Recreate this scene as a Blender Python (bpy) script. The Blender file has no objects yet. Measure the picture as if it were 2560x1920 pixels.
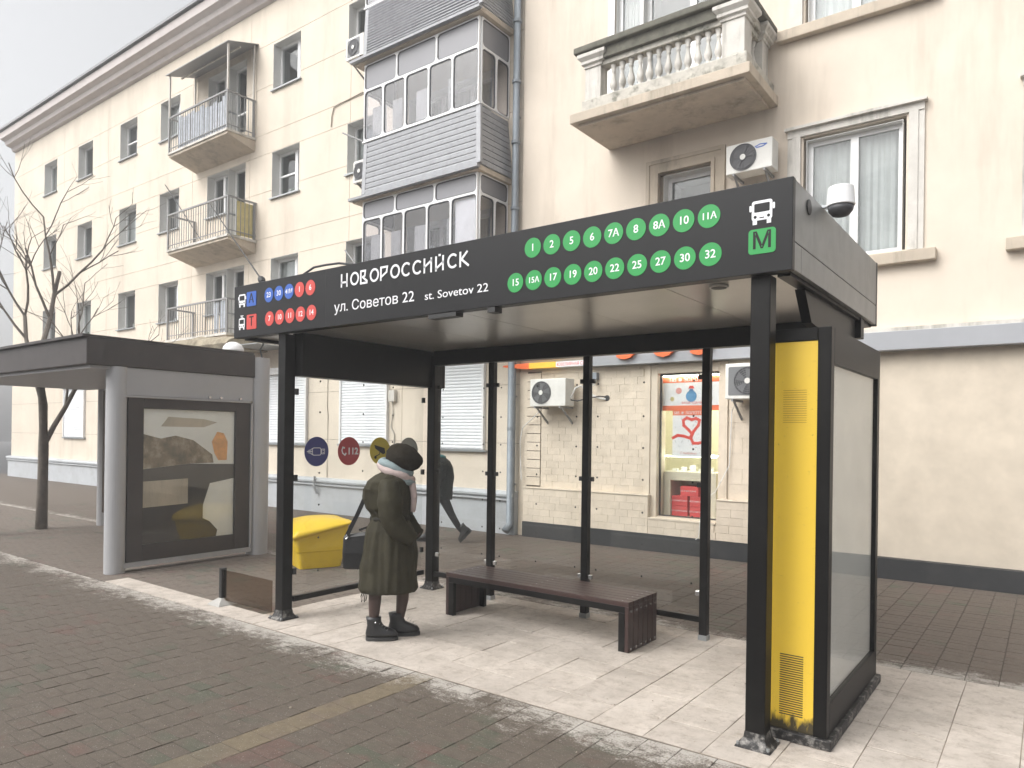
import bpy, bmesh, math, random
from mathutils import Vector, Matrix, Euler, noise
R = math.radians
PI = math.pi
random.seed(7)
SC = bpy.context.scene
COL = SC.collection

# ------------------------------------------------------------------ camera
cam_d = bpy.data.cameras.new('camera')
cam = bpy.data.objects.new('camera', cam_d)
COL.objects.link(cam)
YAW, ROLL = R(36.852), R(0.771)
cam.matrix_world = (Matrix.Translation((5.987, -4.196, 1.8)) @ Matrix.Rotation(YAW, 4, 'Z')
                    @ Matrix.Rotation(R(90), 4, 'X') @ Matrix.Rotation(ROLL, 4, 'Z'))
cam_d.sensor_width = 36
cam_d.lens = 1793.569 / 2560 * 36
cam_d.shift_y = 129.2 / 2560
cam_d.clip_end = 600
cam_d.clip_start = 0.05
SC.camera = cam

# ------------------------------------------------------------------ sky, sun, exposure
SUN_EL, SUN_AZ = R(46), R(205)        # compass direction the light comes from (from the street side, behind the camera)
w = bpy.data.worlds.new('World')
SC.world = w
w.use_nodes = True
nt = w.node_tree
nt.nodes.clear()
sky = nt.nodes.new('ShaderNodeTexSky')
sky.sky_type = 'NISHITA'
sky.sun_disc = False
sky.sun_elevation = SUN_EL
sky.sun_rotation = SUN_AZ
sky.air_density = 1.0
sky.dust_density = 6.0
sky.ozone_density = 1.0
hsv = nt.nodes.new('ShaderNodeHueSaturation')
hsv.inputs['Saturation'].default_value = 0.10
bg = nt.nodes.new('ShaderNodeBackground')
bg.inputs[1].default_value = 0.15
out = nt.nodes.new('ShaderNodeOutputWorld')
nt.links.new(sky.outputs[0], hsv.inputs['Color'])
nt.links.new(hsv.outputs[0], bg.inputs[0])
nt.links.new(bg.outputs[0], out.inputs[0])
sd = bpy.data.lights.new('sun', 'SUN')
sd.energy = 0.5
sd.angle = R(60)
sd.color = (1.0, 0.96, 0.9)
sun = bpy.data.objects.new('sun', sd)
COL.objects.link(sun)
dirv = Vector((math.sin(SUN_AZ) * math.cos(SUN_EL), math.cos(SUN_AZ) * math.cos(SUN_EL), math.sin(SUN_EL)))
sun.rotation_euler = (-dirv).to_track_quat('-Z', 'Y').to_euler()
sun.location = (0, -20, 30)
SC.view_settings.view_transform = 'Standard'
SC.view_settings.look = 'None'
SC.view_settings.gamma = 1
SC.view_settings.exposure = 0.86
SC.view_settings.use_curve_mapping = False
SC.cycles.max_bounces = 8
SC.cycles.transparent_max_bounces = 16
SC.cycles.use_denoising = True

# ------------------------------------------------------------------ materials
def N(t, kind, **kw):
    n = t.nodes.new(kind)
    for k, v in kw.items():
        setattr(n, k, v)
    return n

def mat(name, col, rough=0.7, metal=0.0, var=0.0, vscale=3.0, bump=0.0, bscale=40.0, obj_rand=0.0,
        dirt=None, dirt_scale=2.0, dirt_amt=0.0, spec=0.5, streak=False, emit=None, estr=0.0):
    m = bpy.data.materials.new(name)
    m.use_nodes = True
    t = m.node_tree
    b = t.nodes['Principled BSDF']
    b.inputs['Roughness'].default_value = rough
    b.inputs['Metallic'].default_value = metal
    b.inputs['Specular IOR Level'].default_value = spec
    col = tuple(col) + (1,)
    geo = N(t, 'ShaderNodeNewGeometry')
    cur = None
    if var or obj_rand or dirt:
        rgb = N(t, 'ShaderNodeRGB'); rgb.outputs[0].default_value = col
        cur = rgb.outputs[0]
    if var:
        nz = N(t, 'ShaderNodeTexNoise'); nz.inputs['Scale'].default_value = vscale; nz.inputs['Detail'].default_value = 6
        nz.inputs['Roughness'].default_value = 0.65
        t.links.new(geo.outputs['Position'], nz.inputs['Vector'])
        mr = N(t, 'ShaderNodeMapRange'); mr.inputs[1].default_value = 0.3; mr.inputs[2].default_value = 0.7
        mr.inputs[3].default_value = 1 - var; mr.inputs[4].default_value = 1 + var
        t.links.new(nz.outputs[0], mr.inputs[0])
        h = N(t, 'ShaderNodeHueSaturation')
        t.links.new(mr.outputs[0], h.inputs['Value']); t.links.new(cur, h.inputs['Color'])
        cur = h.outputs[0]
    if obj_rand:
        oi = N(t, 'ShaderNodeObjectInfo')
        mr = N(t, 'ShaderNodeMapRange'); mr.inputs[3].default_value = 1 - obj_rand; mr.inputs[4].default_value = 1 + obj_rand
        t.links.new(oi.outputs['Random'], mr.inputs[0])
        h = N(t, 'ShaderNodeHueSaturation')
        t.links.new(mr.outputs[0], h.inputs['Value']); t.links.new(cur, h.inputs['Color'])
        cur = h.outputs[0]
    if dirt:
        nz = N(t, 'ShaderNodeTexNoise'); nz.inputs['Scale'].default_value = dirt_scale; nz.inputs['Detail'].default_value = 8
        nz.inputs['Roughness'].default_value = 0.7
        if streak:
            mp = N(t, 'ShaderNodeMapping'); mp.inputs['Scale'].default_value = (1, 1, 0.12)
            t.links.new(geo.outputs['Position'], mp.inputs[0]); t.links.new(mp.outputs[0], nz.inputs['Vector'])
        else:
            t.links.new(geo.outputs['Position'], nz.inputs['Vector'])
        mr = N(t, 'ShaderNodeMapRange'); mr.inputs[1].default_value = 0.5; mr.inputs[2].default_value = 0.75
        mr.inputs[4].default_value = dirt_amt
        t.links.new(nz.outputs[0], mr.inputs[0])
        mx = N(t, 'ShaderNodeMix', data_type='RGBA')
        t.links.new(mr.outputs[0], mx.inputs[0]); t.links.new(cur, mx.inputs[6])
        mx.inputs[7].default_value = tuple(dirt) + (1,)
        cur = mx.outputs[2]
    if cur is None:
        b.inputs['Base Color'].default_value = col
    else:
        t.links.new(cur, b.inputs['Base Color'])
    if bump:
        nz = N(t, 'ShaderNodeTexNoise'); nz.inputs['Scale'].default_value = bscale; nz.inputs['Detail'].default_value = 5
        t.links.new(geo.outputs['Position'], nz.inputs['Vector'])
        bp = N(t, 'ShaderNodeBump'); bp.inputs['Strength'].default_value = bump; bp.inputs['Distance'].default_value = 0.01
        t.links.new(nz.outputs[0], bp.inputs['Height']); t.links.new(bp.outputs[0], b.inputs['Normal'])
    if emit:
        b.inputs['Emission Color'].default_value = tuple(emit) + (1,)
        b.inputs['Emission Strength'].default_value = estr
    return m

def glass_mat(name, tint=(0.93, 0.95, 0.94), refl=1.0, rough=0.0):
    m = bpy.data.materials.new(name); m.use_nodes = True
    t = m.node_tree; t.nodes.clear()
    o = N(t, 'ShaderNodeOutputMaterial'); mx = N(t, 'ShaderNodeMixShader')
    tr = N(t, 'ShaderNodeBsdfTransparent'); tr.inputs[0].default_value = tuple(tint) + (1,)
    gl = N(t, 'ShaderNodeBsdfGlossy'); gl.inputs['Roughness'].default_value = rough
    fr = N(t, 'ShaderNodeFresnel'); ge = N(t, 'ShaderNodeNewGeometry')
    ir = N(t, 'ShaderNodeMapRange'); ir.inputs[3].default_value = 1.5; ir.inputs[4].default_value = 1 / 1.5   # same reflectance from both sides of a pane
    t.links.new(ge.outputs['Backfacing'], ir.inputs[0]); t.links.new(ir.outputs[0], fr.inputs[0])
    ml = N(t, 'ShaderNodeMath', operation='MULTIPLY'); ml.inputs[1].default_value = refl
    t.links.new(fr.outputs[0], ml.inputs[0]); t.links.new(ml.outputs[0], mx.inputs[0])
    t.links.new(tr.outputs[0], mx.inputs[1]); t.links.new(gl.outputs[0], mx.inputs[2])
    t.links.new(mx.outputs[0], o.inputs[0])
    return m

def paver_mat(name, base, alt, alt2, salt_edge=True, front=True, scale=1.0):
    """Concrete pavers: colour changes from block to block, worn patches, and de-icing salt blown off the platform."""
    m = bpy.data.materials.new(name); m.use_nodes = True
    t = m.node_tree; b = t.nodes['Principled BSDF']; b.inputs['Roughness'].default_value = 0.8
    b.inputs['Specular IOR Level'].default_value = 0.35
    geo = N(t, 'ShaderNodeNewGeometry')
    def nz(s, det=5, r=0.6, sc=None):
        n = N(t, 'ShaderNodeTexNoise'); n.inputs['Scale'].default_value = s; n.inputs['Detail'].default_value = det
        n.inputs['Roughness'].default_value = r
        if sc:
            mp = N(t, 'ShaderNodeMapping'); mp.inputs['Scale'].default_value = sc
            t.links.new(geo.outputs['Position'], mp.inputs[0]); t.links.new(mp.outputs[0], n.inputs['Vector'])
        else:
            t.links.new(geo.outputs['Position'], n.inputs['Vector'])
        return n.outputs[0]
    def mr(x, a, c, lo=0.0, hi=1.0):
        n = N(t, 'ShaderNodeMapRange'); n.inputs[1].default_value = a; n.inputs[2].default_value = c
        n.inputs[3].default_value = lo; n.inputs[4].default_value = hi
        t.links.new(x, n.inputs[0]); return n.outputs[0]
    def mix(f, a, c):
        n = N(t, 'ShaderNodeMix', data_type='RGBA'); t.links.new(f, n.inputs[0])
        for i, v in ((6, a), (7, c)):
            if isinstance(v, tuple): n.inputs[i].default_value = v + (1,)
            else: t.links.new(v, n.inputs[i])
        return n.outputs[2]
    def math2(op, a, c):
        n = N(t, 'ShaderNodeMath', operation=op)
        for i, v in ((0, a), (1, c)):
            if isinstance(v, (int, float)): n.inputs[i].default_value = v
            else: t.links.new(v, n.inputs[i])
        return n.outputs[0]
    at = N(t, 'ShaderNodeVertexColor'); at.layer_name = 'tone'
    sp = N(t, 'ShaderNodeSeparateColor'); t.links.new(at.outputs[0], sp.inputs[0])
    c = mix(mr(math2('ADD', sp.outputs[0], mr(nz(1.7), 0.35, 0.65, -0.3, 0.3)), 0.55, 0.8), base, alt)
    c = mix(mr(math2('ADD', sp.outputs[1], mr(nz(2.3), 0.35, 0.65, -0.3, 0.3)), 0.6, 0.85), c, alt2)
    h = N(t, 'ShaderNodeHueSaturation'); t.links.new(c, h.inputs['Color'])
    t.links.new(mr(nz(14, 8, 0.7), 0.3, 0.7, 0.82, 1.18), h.inputs['Value'])
    c = h.outputs[0]
    # fine salt grains everywhere
    c = mix(math2('MULTIPLY', mr(nz(150, 2, 0.5), 0.665, 0.71), 0.6), c, (0.5, 0.48, 0.44))
    if salt_edge:
        sx = N(t, 'ShaderNodeSeparateXYZ'); t.links.new(geo.outputs['Position'], sx.inputs[0])
        dens = mr(sx.outputs[1], -0.90 if front else 2.7, -0.24 if front else 2.15, -0.19, 0.25)
        f = math2('ADD', math2('ADD', nz(8, 10, 0.8, (1, 1.6, 1)), mr(nz(75, 4, 0.7), 0.25, 0.75, -0.14, 0.14)), dens)
        f = mr(math2('ADD', f, mr(nz(1.6, 3), 0.3, 0.7, -0.12, 0.12)), 0.56, 0.76)
        c = mix(math2('MULTIPLY', f, 0.9), c, (0.44, 0.41, 0.37))
    t.links.new(c, b.inputs['Base Color'])
    bp = N(t, 'ShaderNodeBump'); bp.inputs['Strength'].default_value = 0.5; bp.inputs['Distance'].default_value = 0.006
    t.links.new(nz(60, 6), bp.inputs['Height']); t.links.new(bp.outputs[0], b.inputs['Normal'])
    return m

M = {}
M['black'] = mat('black_satin_paint', (0.0058, 0.0054, 0.0052), 0.42, spec=0.22, var=0.15, vscale=5, bump=0.04, bscale=120, dirt=(0.03, 0.028, 0.025), dirt_scale=2.6, dirt_amt=0.3)
M['fascia'] = mat('fascia_panel_film', (0.0085, 0.0085, 0.0095), 0.40, spec=0.26, var=0.06, vscale=2, bump=0.02, bscale=3)
M['blackplain'] = mat('black_plastic', (0.018, 0.018, 0.018), 0.5)
M['sidepanel'] = mat('weathered_grey_side_panel', (0.28, 0.28, 0.27), 0.4, var=0.12, vscale=6, dirt=(0.08, 0.08, 0.075), dirt_scale=1.6, dirt_amt=0.6, streak=True)
M['ceiling'] = mat('brushed_grey_ceiling_sheet', (0.44, 0.425, 0.40), 0.30, metal=0.55, var=0.07, vscale=2)
M['white'] = mat('white_print', (0.80, 0.80, 0.82), 0.5)
M['green'] = mat('green_print', (0.009, 0.28, 0.055), 0.45)
M['blue'] = mat('blue_print', (0.025, 0.10, 0.42), 0.45)
M['red'] = mat('red_print', (0.55, 0.055, 0.045), 0.45)
M['stblue'] = mat('blue_sticker', (0.045, 0.05, 0.20), 0.4)
M['stred'] = mat('red_sticker', (0.42, 0.05, 0.06), 0.4)
M['styellow'] = mat('yellow_sticker', (0.50, 0.40, 0.04), 0.4)
M['stgrey'] = mat('grey_sticker', (0.30, 0.31, 0.29), 0.4)
M['glass'] = glass_mat('shelter_glass', (0.97, 0.98, 0.975), 0.9)
M['winglass'] = glass_mat('window_glass', (0.86, 0.88, 0.88), 1.15)
M['tint'] = glass_mat('smoked_panel', (0.66, 0.60, 0.54), 0.5)
M['loggiaglass'] = glass_mat('loggia_glass', (0.92, 0.92, 0.94), 1.15)
M['dots'] = mat('black_dot_marker', (0.03, 0.03, 0.03), 0.6)
M['steel'] = mat('galvanised_steel', (0.35, 0.37, 0.38), 0.42, metal=0.6, var=0.12, vscale=8)
M['chrome'] = mat('polished_bolt_steel', (0.6, 0.6, 0.6), 0.25, metal=0.9)
M['tile'] = None
M['wood'] = mat('dark_stained_plank', (0.036, 0.0175, 0.0155), 0.42, var=0.22, vscale=9, obj_rand=0.12, bump=0.15, bscale=60)
M['yellowbox'] = None
M['bin'] = mat('yellow_bin_plastic', (0.82, 0.56, 0.035), 0.42, var=0.06, vscale=3, dirt=(0.35, 0.25, 0.06), dirt_scale=3, dirt_amt=0.4)
M['plasterL'] = mat('pale_cream_facade_panel', (0.665, 0.59, 0.49), 0.88, var=0.07, vscale=0.9, bump=0.15, bscale=50, dirt=(0.40, 0.34, 0.27), dirt_scale=1.5, dirt_amt=0.5, streak=True)
M['joint'] = mat('facade_joint_mortar', (0.30, 0.26, 0.21), 0.95)
M['plasterR'] = mat('peach_smooth_plaster', (0.67, 0.59, 0.495), 0.88, var=0.06, vscale=1.2, bump=0.12, bscale=60, dirt=(0.38, 0.31, 0.245), dirt_scale=1.6, dirt_amt=0.5, streak=True)
M['stone'] = mat('beige_facing_stone', (0.66, 0.575, 0.465), 0.85, var=0.08, vscale=4, obj_rand=0.04, bump=0.35, bscale=35, dirt=(0.34, 0.28, 0.20), dirt_scale=2.5, dirt_amt=0.35)
M['grooves'] = mat('dark_groove_mortar', (0.12, 0.10, 0.08), 0.95)
M['mortar'] = mat('stone_mortar', (0.58, 0.51, 0.415), 0.95, var=0.1)
M['plinthgrey'] = mat('grey_blue_plinth_paint', (0.44, 0.46, 0.48), 0.85, var=0.07, vscale=2.5, bump=0.3, bscale=25, dirt=(0.26, 0.25, 0.23), dirt_scale=2, dirt_amt=0.5)
M['darkbase'] = mat('dark_grey_base_paint', (0.026, 0.027, 0.029), 0.6, var=0.15, vscale=4, dirt=(0.08, 0.075, 0.07), dirt_scale=3, dirt_amt=0.3)
M['trimwhite'] = mat('white_weathered_trim', (0.60, 0.575, 0.53), 0.85, var=0.10, vscale=5, bump=0.3, bscale=40, dirt=(0.16, 0.15, 0.115), dirt_scale=3.0, dirt_amt=1.0, streak=True)
M['slab'] = mat('balcony_slab_plaster', (0.50, 0.43, 0.345), 0.9, var=0.12, vscale=2.5, bump=0.35, bscale=30, dirt=(0.17, 0.145, 0.11), dirt_scale=3.2, dirt_amt=0.8, streak=True)
M['mossy'] = mat('mossy_stained_concrete', (0.50, 0.475, 0.42), 0.9, var=0.18, vscale=6, bump=0.6, bscale=25, dirt=(0.07, 0.075, 0.05), dirt_scale=4.5, dirt_amt=1.3)
M['upvc'] = mat('white_window_frame', (0.78, 0.78, 0.78), 0.4, dirt=(0.5, 0.5, 0.48), dirt_scale=3, dirt_amt=0.3)
M['reveal'] = mat('painted_window_reveal', (0.66, 0.66, 0.64), 0.85, var=0.05)
M['curtain'] = mat('white_net_curtain', (0.62, 0.62, 0.61), 0.9, var=0.1, vscale=6)
M['room'] = mat('dim_room_interior', (0.30, 0.295, 0.29), 0.9)
M['clad'] = mat('silver_grey_cladding_board', (0.29, 0.295, 0.31), 0.55, metal=0.15, var=0.12, vscale=14, obj_rand=0.05, dirt=(0.17, 0.17, 0.175), dirt_scale=5, dirt_amt=0.5)
M['gasket'] = mat('dark_rubber_gasket', (0.05, 0.05, 0.055), 0.6)
M['infill'] = mat('grey_transom_infill', (0.20, 0.20, 0.215), 0.35, var=0.05)
M['shutter'] = mat('white_roller_slats', (0.80, 0.82, 0.84), 0.45, var=0.03)
M['rail'] = mat('grey_iron_railing', (0.26, 0.26, 0.26), 0.6)
M['acwhite'] = mat('cream_air_conditioner_casing', (0.70, 0.69, 0.65), 0.5, var=0.04, dirt=(0.4, 0.37, 0.32), dirt_scale=4, dirt_amt=0.3)
M['acdark'] = mat('dark_fan_guard', (0.06, 0.06, 0.065), 0.5)
M['acgrey'] = mat('grey_fan_guard', (0.17, 0.175, 0.18), 0.5)
M['pipe'] = mat('grey_painted_downpipe', (0.24, 0.27, 0.30), 0.55, metal=0.25, var=0.1, vscale=6, dirt=(0.2, 0.2, 0.2), dirt_scale=4, dirt_amt=0.5)
M['kgrey'] = mat('light_grey_kiosk_metal', (0.38, 0.38, 0.39), 0.5, var=0.05, vscale=2)
M['kdark'] = mat('dark_brown_frame', (0.045, 0.038, 0.036), 0.5, var=0.2)
M['banddark'] = mat('grey_sign_band', (0.33, 0.34, 0.36), 0.45, var=0.05)
M['orange'] = mat('orange_channel_letter', (0.85, 0.16, 0.04), 0.4)
M['yellowsign'] = mat('yellow_sign_panel', (0.95, 0.55, 0.05), 0.4)
M['shopwall'] = mat('shop_interior_wall', (0.72, 0.69, 0.55), 0.8)
M['lamp'] = mat('shop_lamp_and_fill', (1, 1, 1), 0.5, emit=(1.0, 0.98, 0.85), estr=14.0)
M['cabinet'] = mat('cream_display_cabinet', (0.66, 0.60, 0.48), 0.6)
M['poster'] = mat('poster_paper', (0.80, 0.80, 0.82), 0.5)
M['postred'] = mat('poster_red', (0.72, 0.07, 0.05), 0.5)
M['postor'] = mat('poster_orange', (0.80, 0.17, 0.07), 0.5)
M['postblue'] = mat('poster_blue', (0.10, 0.28, 0.50), 0.5)
M['postpink'] = mat('poster_pink', (0.75, 0.35, 0.32), 0.5)
M['boxred'] = mat('red_cardboard', (0.62, 0.06, 0.06), 0.6, var=0.08, vscale=6)
M['coat'] = mat('olive_quilted_coat', (0.036, 0.032, 0.019), 0.75, spec=0.2, var=0.2, vscale=9, bump=0.7, bscale=22)
M['coatbelt'] = mat('dark_coat_belt', (0.016, 0.015, 0.011), 0.7, spec=0.2)
M['coatb'] = mat('dark_green_jacket', (0.010, 0.012, 0.011), 0.8, spec=0.25, var=0.15, vscale=7, bump=0.3, bscale=18)
M['teal'] = mat('teal_wool', (0.05, 0.16, 0.16), 0.9, bump=0.5, bscale=80)
M['tealscarf'] = mat('grey_blue_wool', (0.24, 0.30, 0.31), 0.95, bump=0.8, bscale=60)
M['pinkscarf'] = mat('dusty_pink_wool', (0.45, 0.36, 0.34), 0.95, bump=0.8, bscale=60, var=0.12, vscale=14)
M['skin'] = mat('skin', (0.50, 0.30, 0.22), 0.55)
M['tights'] = mat('sheer_brown_tights', (0.060, 0.037, 0.031), 0.5)
M['trousers'] = mat('dark_trousers', (0.010, 0.010, 0.012), 0.8)
M['leather'] = mat('black_leather', (0.016, 0.016, 0.017), 0.4, bump=0.2, bscale=60)
M['sole'] = mat('black_rubber_sole', (0.03, 0.03, 0.03), 0.7)
M['hoodknit'] = mat('dark_brown_knit_hood', (0.024, 0.020, 0.014), 0.9, spec=0.15, var=0.25, vscale=25, bump=1.0, bscale=90)
M['scarfgrey'] = mat('grey_cord', (0.2, 0.2, 0.2), 0.8)
M['leafgreen'] = mat('house_plant_leaves', (0.05, 0.09, 0.035), 0.7)
M['tilejoint'] = mat('tile_joint_sand', (0.26, 0.22, 0.18), 0.95, var=0.2)
M['hair'] = mat('brown_hair', (0.05, 0.03, 0.02), 0.6)
M['wire'] = mat('dark_cable', (0.03, 0.03, 0.032), 0.6)
M['wirewhite'] = mat('white_cable', (0.7, 0.69, 0.66), 0.6)
M['bark'] = mat('bare_tree_bark', (0.14, 0.12, 0.10), 0.9, var=0.25, vscale=8, bump=0.6, bscale=30)
M['asphalt'] = mat('asphalt_road', (0.055, 0.055, 0.056), 0.85, var=0.15, vscale=4, bump=0.5, bscale=90)
M['mossdark'] = mat('blackened_mossy_coping', (0.13, 0.125, 0.10), 0.9, var=0.3, vscale=8, bump=0.5, bscale=25)
M['kerb'] = mat('concrete_kerb', (0.36, 0.35, 0.33), 0.85, var=0.1, bump=0.3)
M['roofing'] = mat('grey_roof_sheet', (0.25, 0.25, 0.26), 0.7)
M['eaves'] = mat('pinkish_grey_eaves', (0.55, 0.50, 0.48), 0.85, var=0.08)
M['dome'] = mat('white_dome_plastic', (0.85, 0.85, 0.85), 0.25)
M['cream'] = mat('poster_cream', (0.82, 0.81, 0.79), 0.4, var=0.08, vscale=2.5)
M['postfood'] = mat('poster_food_orange', (0.75, 0.36, 0.12), 0.4, var=0.25, vscale=14)
M['brownpatch'] = mat('poster_brown', (0.20, 0.15, 0.10), 0.4, var=0.7, vscale=5, dirt=(0.55, 0.48, 0.38), dirt_scale=5, dirt_amt=0.7)
M['ysheet'] = mat('yellowed_plastic_sheet', (0.60, 0.52, 0.24), 0.6, var=0.15, vscale=8)
M['sheet'] = mat('pale_blue_grey_board', (0.50, 0.53, 0.58), 0.7, var=0.2, vscale=10)
M['canopystone'] = mat('rough_stained_canopy', (0.30, 0.26, 0.19), 0.95, var=0.4, vscale=6, bump=1.0, bscale=14)
M['pavF'] = paver_mat('street_paver', (0.100, 0.082, 0.065), (0.082, 0.082, 0.060), (0.112, 0.074, 0.060))
M['pavB'] = paver_mat('rear_paver', (0.118, 0.096, 0.078), (0.092, 0.098, 0.070), (0.135, 0.092, 0.076), True, False)
M['pavY'] = paver_mat('tan_paver', (0.150, 0.120, 0.080), (0.125, 0.105, 0.075), (0.135, 0.105, 0.078))
M['pavL'] = paver_mat('side_paver', (0.150, 0.125, 0.104), (0.12, 0.12, 0.095), (0.155, 0.115, 0.10), False)
M['pavbed'] = mat('paver_bedding_sand', (0.075, 0.064, 0.052), 0.95, var=0.2)

def tile_material():
    m = bpy.data.materials.new('salted_platform_tile'); m.use_nodes = True
    t = m.node_tree; b = t.nodes['Principled BSDF']; b.inputs['Roughness'].default_value = 0.72
    geo = N(t, 'ShaderNodeNewGeometry'); oi = N(t, 'ShaderNodeObjectInfo')
    def nz(s, det, r):
        n = N(t, 'ShaderNodeTexNoise'); n.inputs['Scale'].default_value = s; n.inputs['Detail'].default_value = det
        n.inputs['Roughness'].default_value = r; t.links.new(geo.outputs['Position'], n.inputs['Vector']); return n.outputs[0]
    def ramp(x, a, c, lo, hi):
        n = N(t, 'ShaderNodeMapRange'); n.inputs[1].default_value = a; n.inputs[2].default_value = c
        n.inputs[3].default_value = lo; n.inputs[4].default_value = hi; t.links.new(x, n.inputs[0]); return n.outputs[0]
    mx = N(t, 'ShaderNodeMix', data_type='RGBA'); mx.inputs[6].default_value = (0.40, 0.355, 0.31, 1); mx.inputs[7].default_value = (0.53, 0.475, 0.42, 1)
    t.links.new(ramp(nz(3.2, 8, 0.7), 0.35, 0.6, 0, 1), mx.inputs[0])
    h = N(t, 'ShaderNodeHueSaturation'); t.links.new(mx.outputs[2], h.inputs['Color'])
    t.links.new(ramp(oi.outputs['Random'], 0, 1, 0.93, 1.06), h.inputs['Value'])
    m2 = N(t, 'ShaderNodeMix', data_type='RGBA'); m2.inputs[7].default_value = (0.235, 0.195, 0.155, 1)
    t.links.new(h.outputs[0], m2.inputs[6])
    t.links.new(ramp(nz(9, 12, 0.85), 0.495, 0.60, 0, 0.48), m2.inputs[0])
    t.links.new(m2.outputs[2], b.inputs['Base Color'])
    bp = N(t, 'ShaderNodeBump'); bp.inputs['Strength'].default_value = 0.4; bp.inputs['Distance'].default_value = 0.004
    t.links.new(nz(50, 6, 0.6), bp.inputs['Height']); t.links.new(bp.outputs[0], b.inputs['Normal'])
    return m
M['tile'] = tile_material()

def yellow_panel_material():
    m = bpy.data.materials.new('yellow_painted_end_panel'); m.use_nodes = True
    t = m.node_tree; b = t.nodes['Principled BSDF']; b.inputs['Roughness'].default_value = 0.38
    geo = N(t, 'ShaderNodeNewGeometry'); sx = N(t, 'ShaderNodeSeparateXYZ'); t.links.new(geo.outputs['Position'], sx.inputs[0])
    n1 = N(t, 'ShaderNodeTexNoise'); n1.inputs['Scale'].default_value = 24; n1.inputs['Detail'].default_value = 6
    mp = N(t, 'ShaderNodeMapping'); mp.inputs['Scale'].default_value = (1, 1, 0.35)
    t.links.new(geo.outputs['Position'], mp.inputs[0]); t.links.new(mp.outputs[0], n1.inputs['Vector'])
    # grime splashed up from the pavement: dense at the foot, gone by 18 cm
    r1 = N(t, 'ShaderNodeMapRange'); r1.inputs[1].default_value = 0.06; r1.inputs[2].default_value = 0.22; r1.inputs[3].default_value = 0.42; r1.inputs[4].default_value = -0.25
    t.links.new(sx.outputs[2], r1.inputs[0])
    ad = N(t, 'ShaderNodeMath', operation='ADD'); t.links.new(r1.outputs[0], ad.inputs[0]); t.links.new(n1.outputs[0], ad.inputs[1])
    r2 = N(t, 'ShaderNodeMapRange'); r2.inputs[1].default_value = 0.55; r2.inputs[2].default_value = 0.75; t.links.new(ad.outputs[0], r2.inputs[0])
    mx = N(t, 'ShaderNodeMix', data_type='RGBA'); mx.inputs[6].default_value = (0.78, 0.53, 0.055, 1); mx.inputs[7].default_value = (0.05, 0.04, 0.02, 1)
    t.links.new(r2.outputs[0], mx.inputs[0])
    n2 = N(t, 'ShaderNodeTexNoise'); n2.inputs['Scale'].default_value = 60; n2.inputs['Detail'].default_value = 3; t.links.new(geo.outputs['Position'], n2.inputs['Vector'])
    r3 = N(t, 'ShaderNodeMapRange'); r3.inputs[1].default_value = 0.68; r3.inputs[2].default_value = 0.75; r3.inputs[4].default_value = 0.5; t.links.new(n2.outputs[0], r3.inputs[0])
    m2 = N(t, 'ShaderNodeMix', data_type='RGBA'); t.links.new(r3.outputs[0], m2.inputs[0]); t.links.new(mx.outputs[2], m2.inputs[6]); m2.inputs[7].default_value = (0.28, 0.19, 0.05, 1)
    t.links.new(m2.outputs[2], b.inputs['Base Color'])
    return m
M['yellowbox'] = yellow_panel_material()

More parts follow.
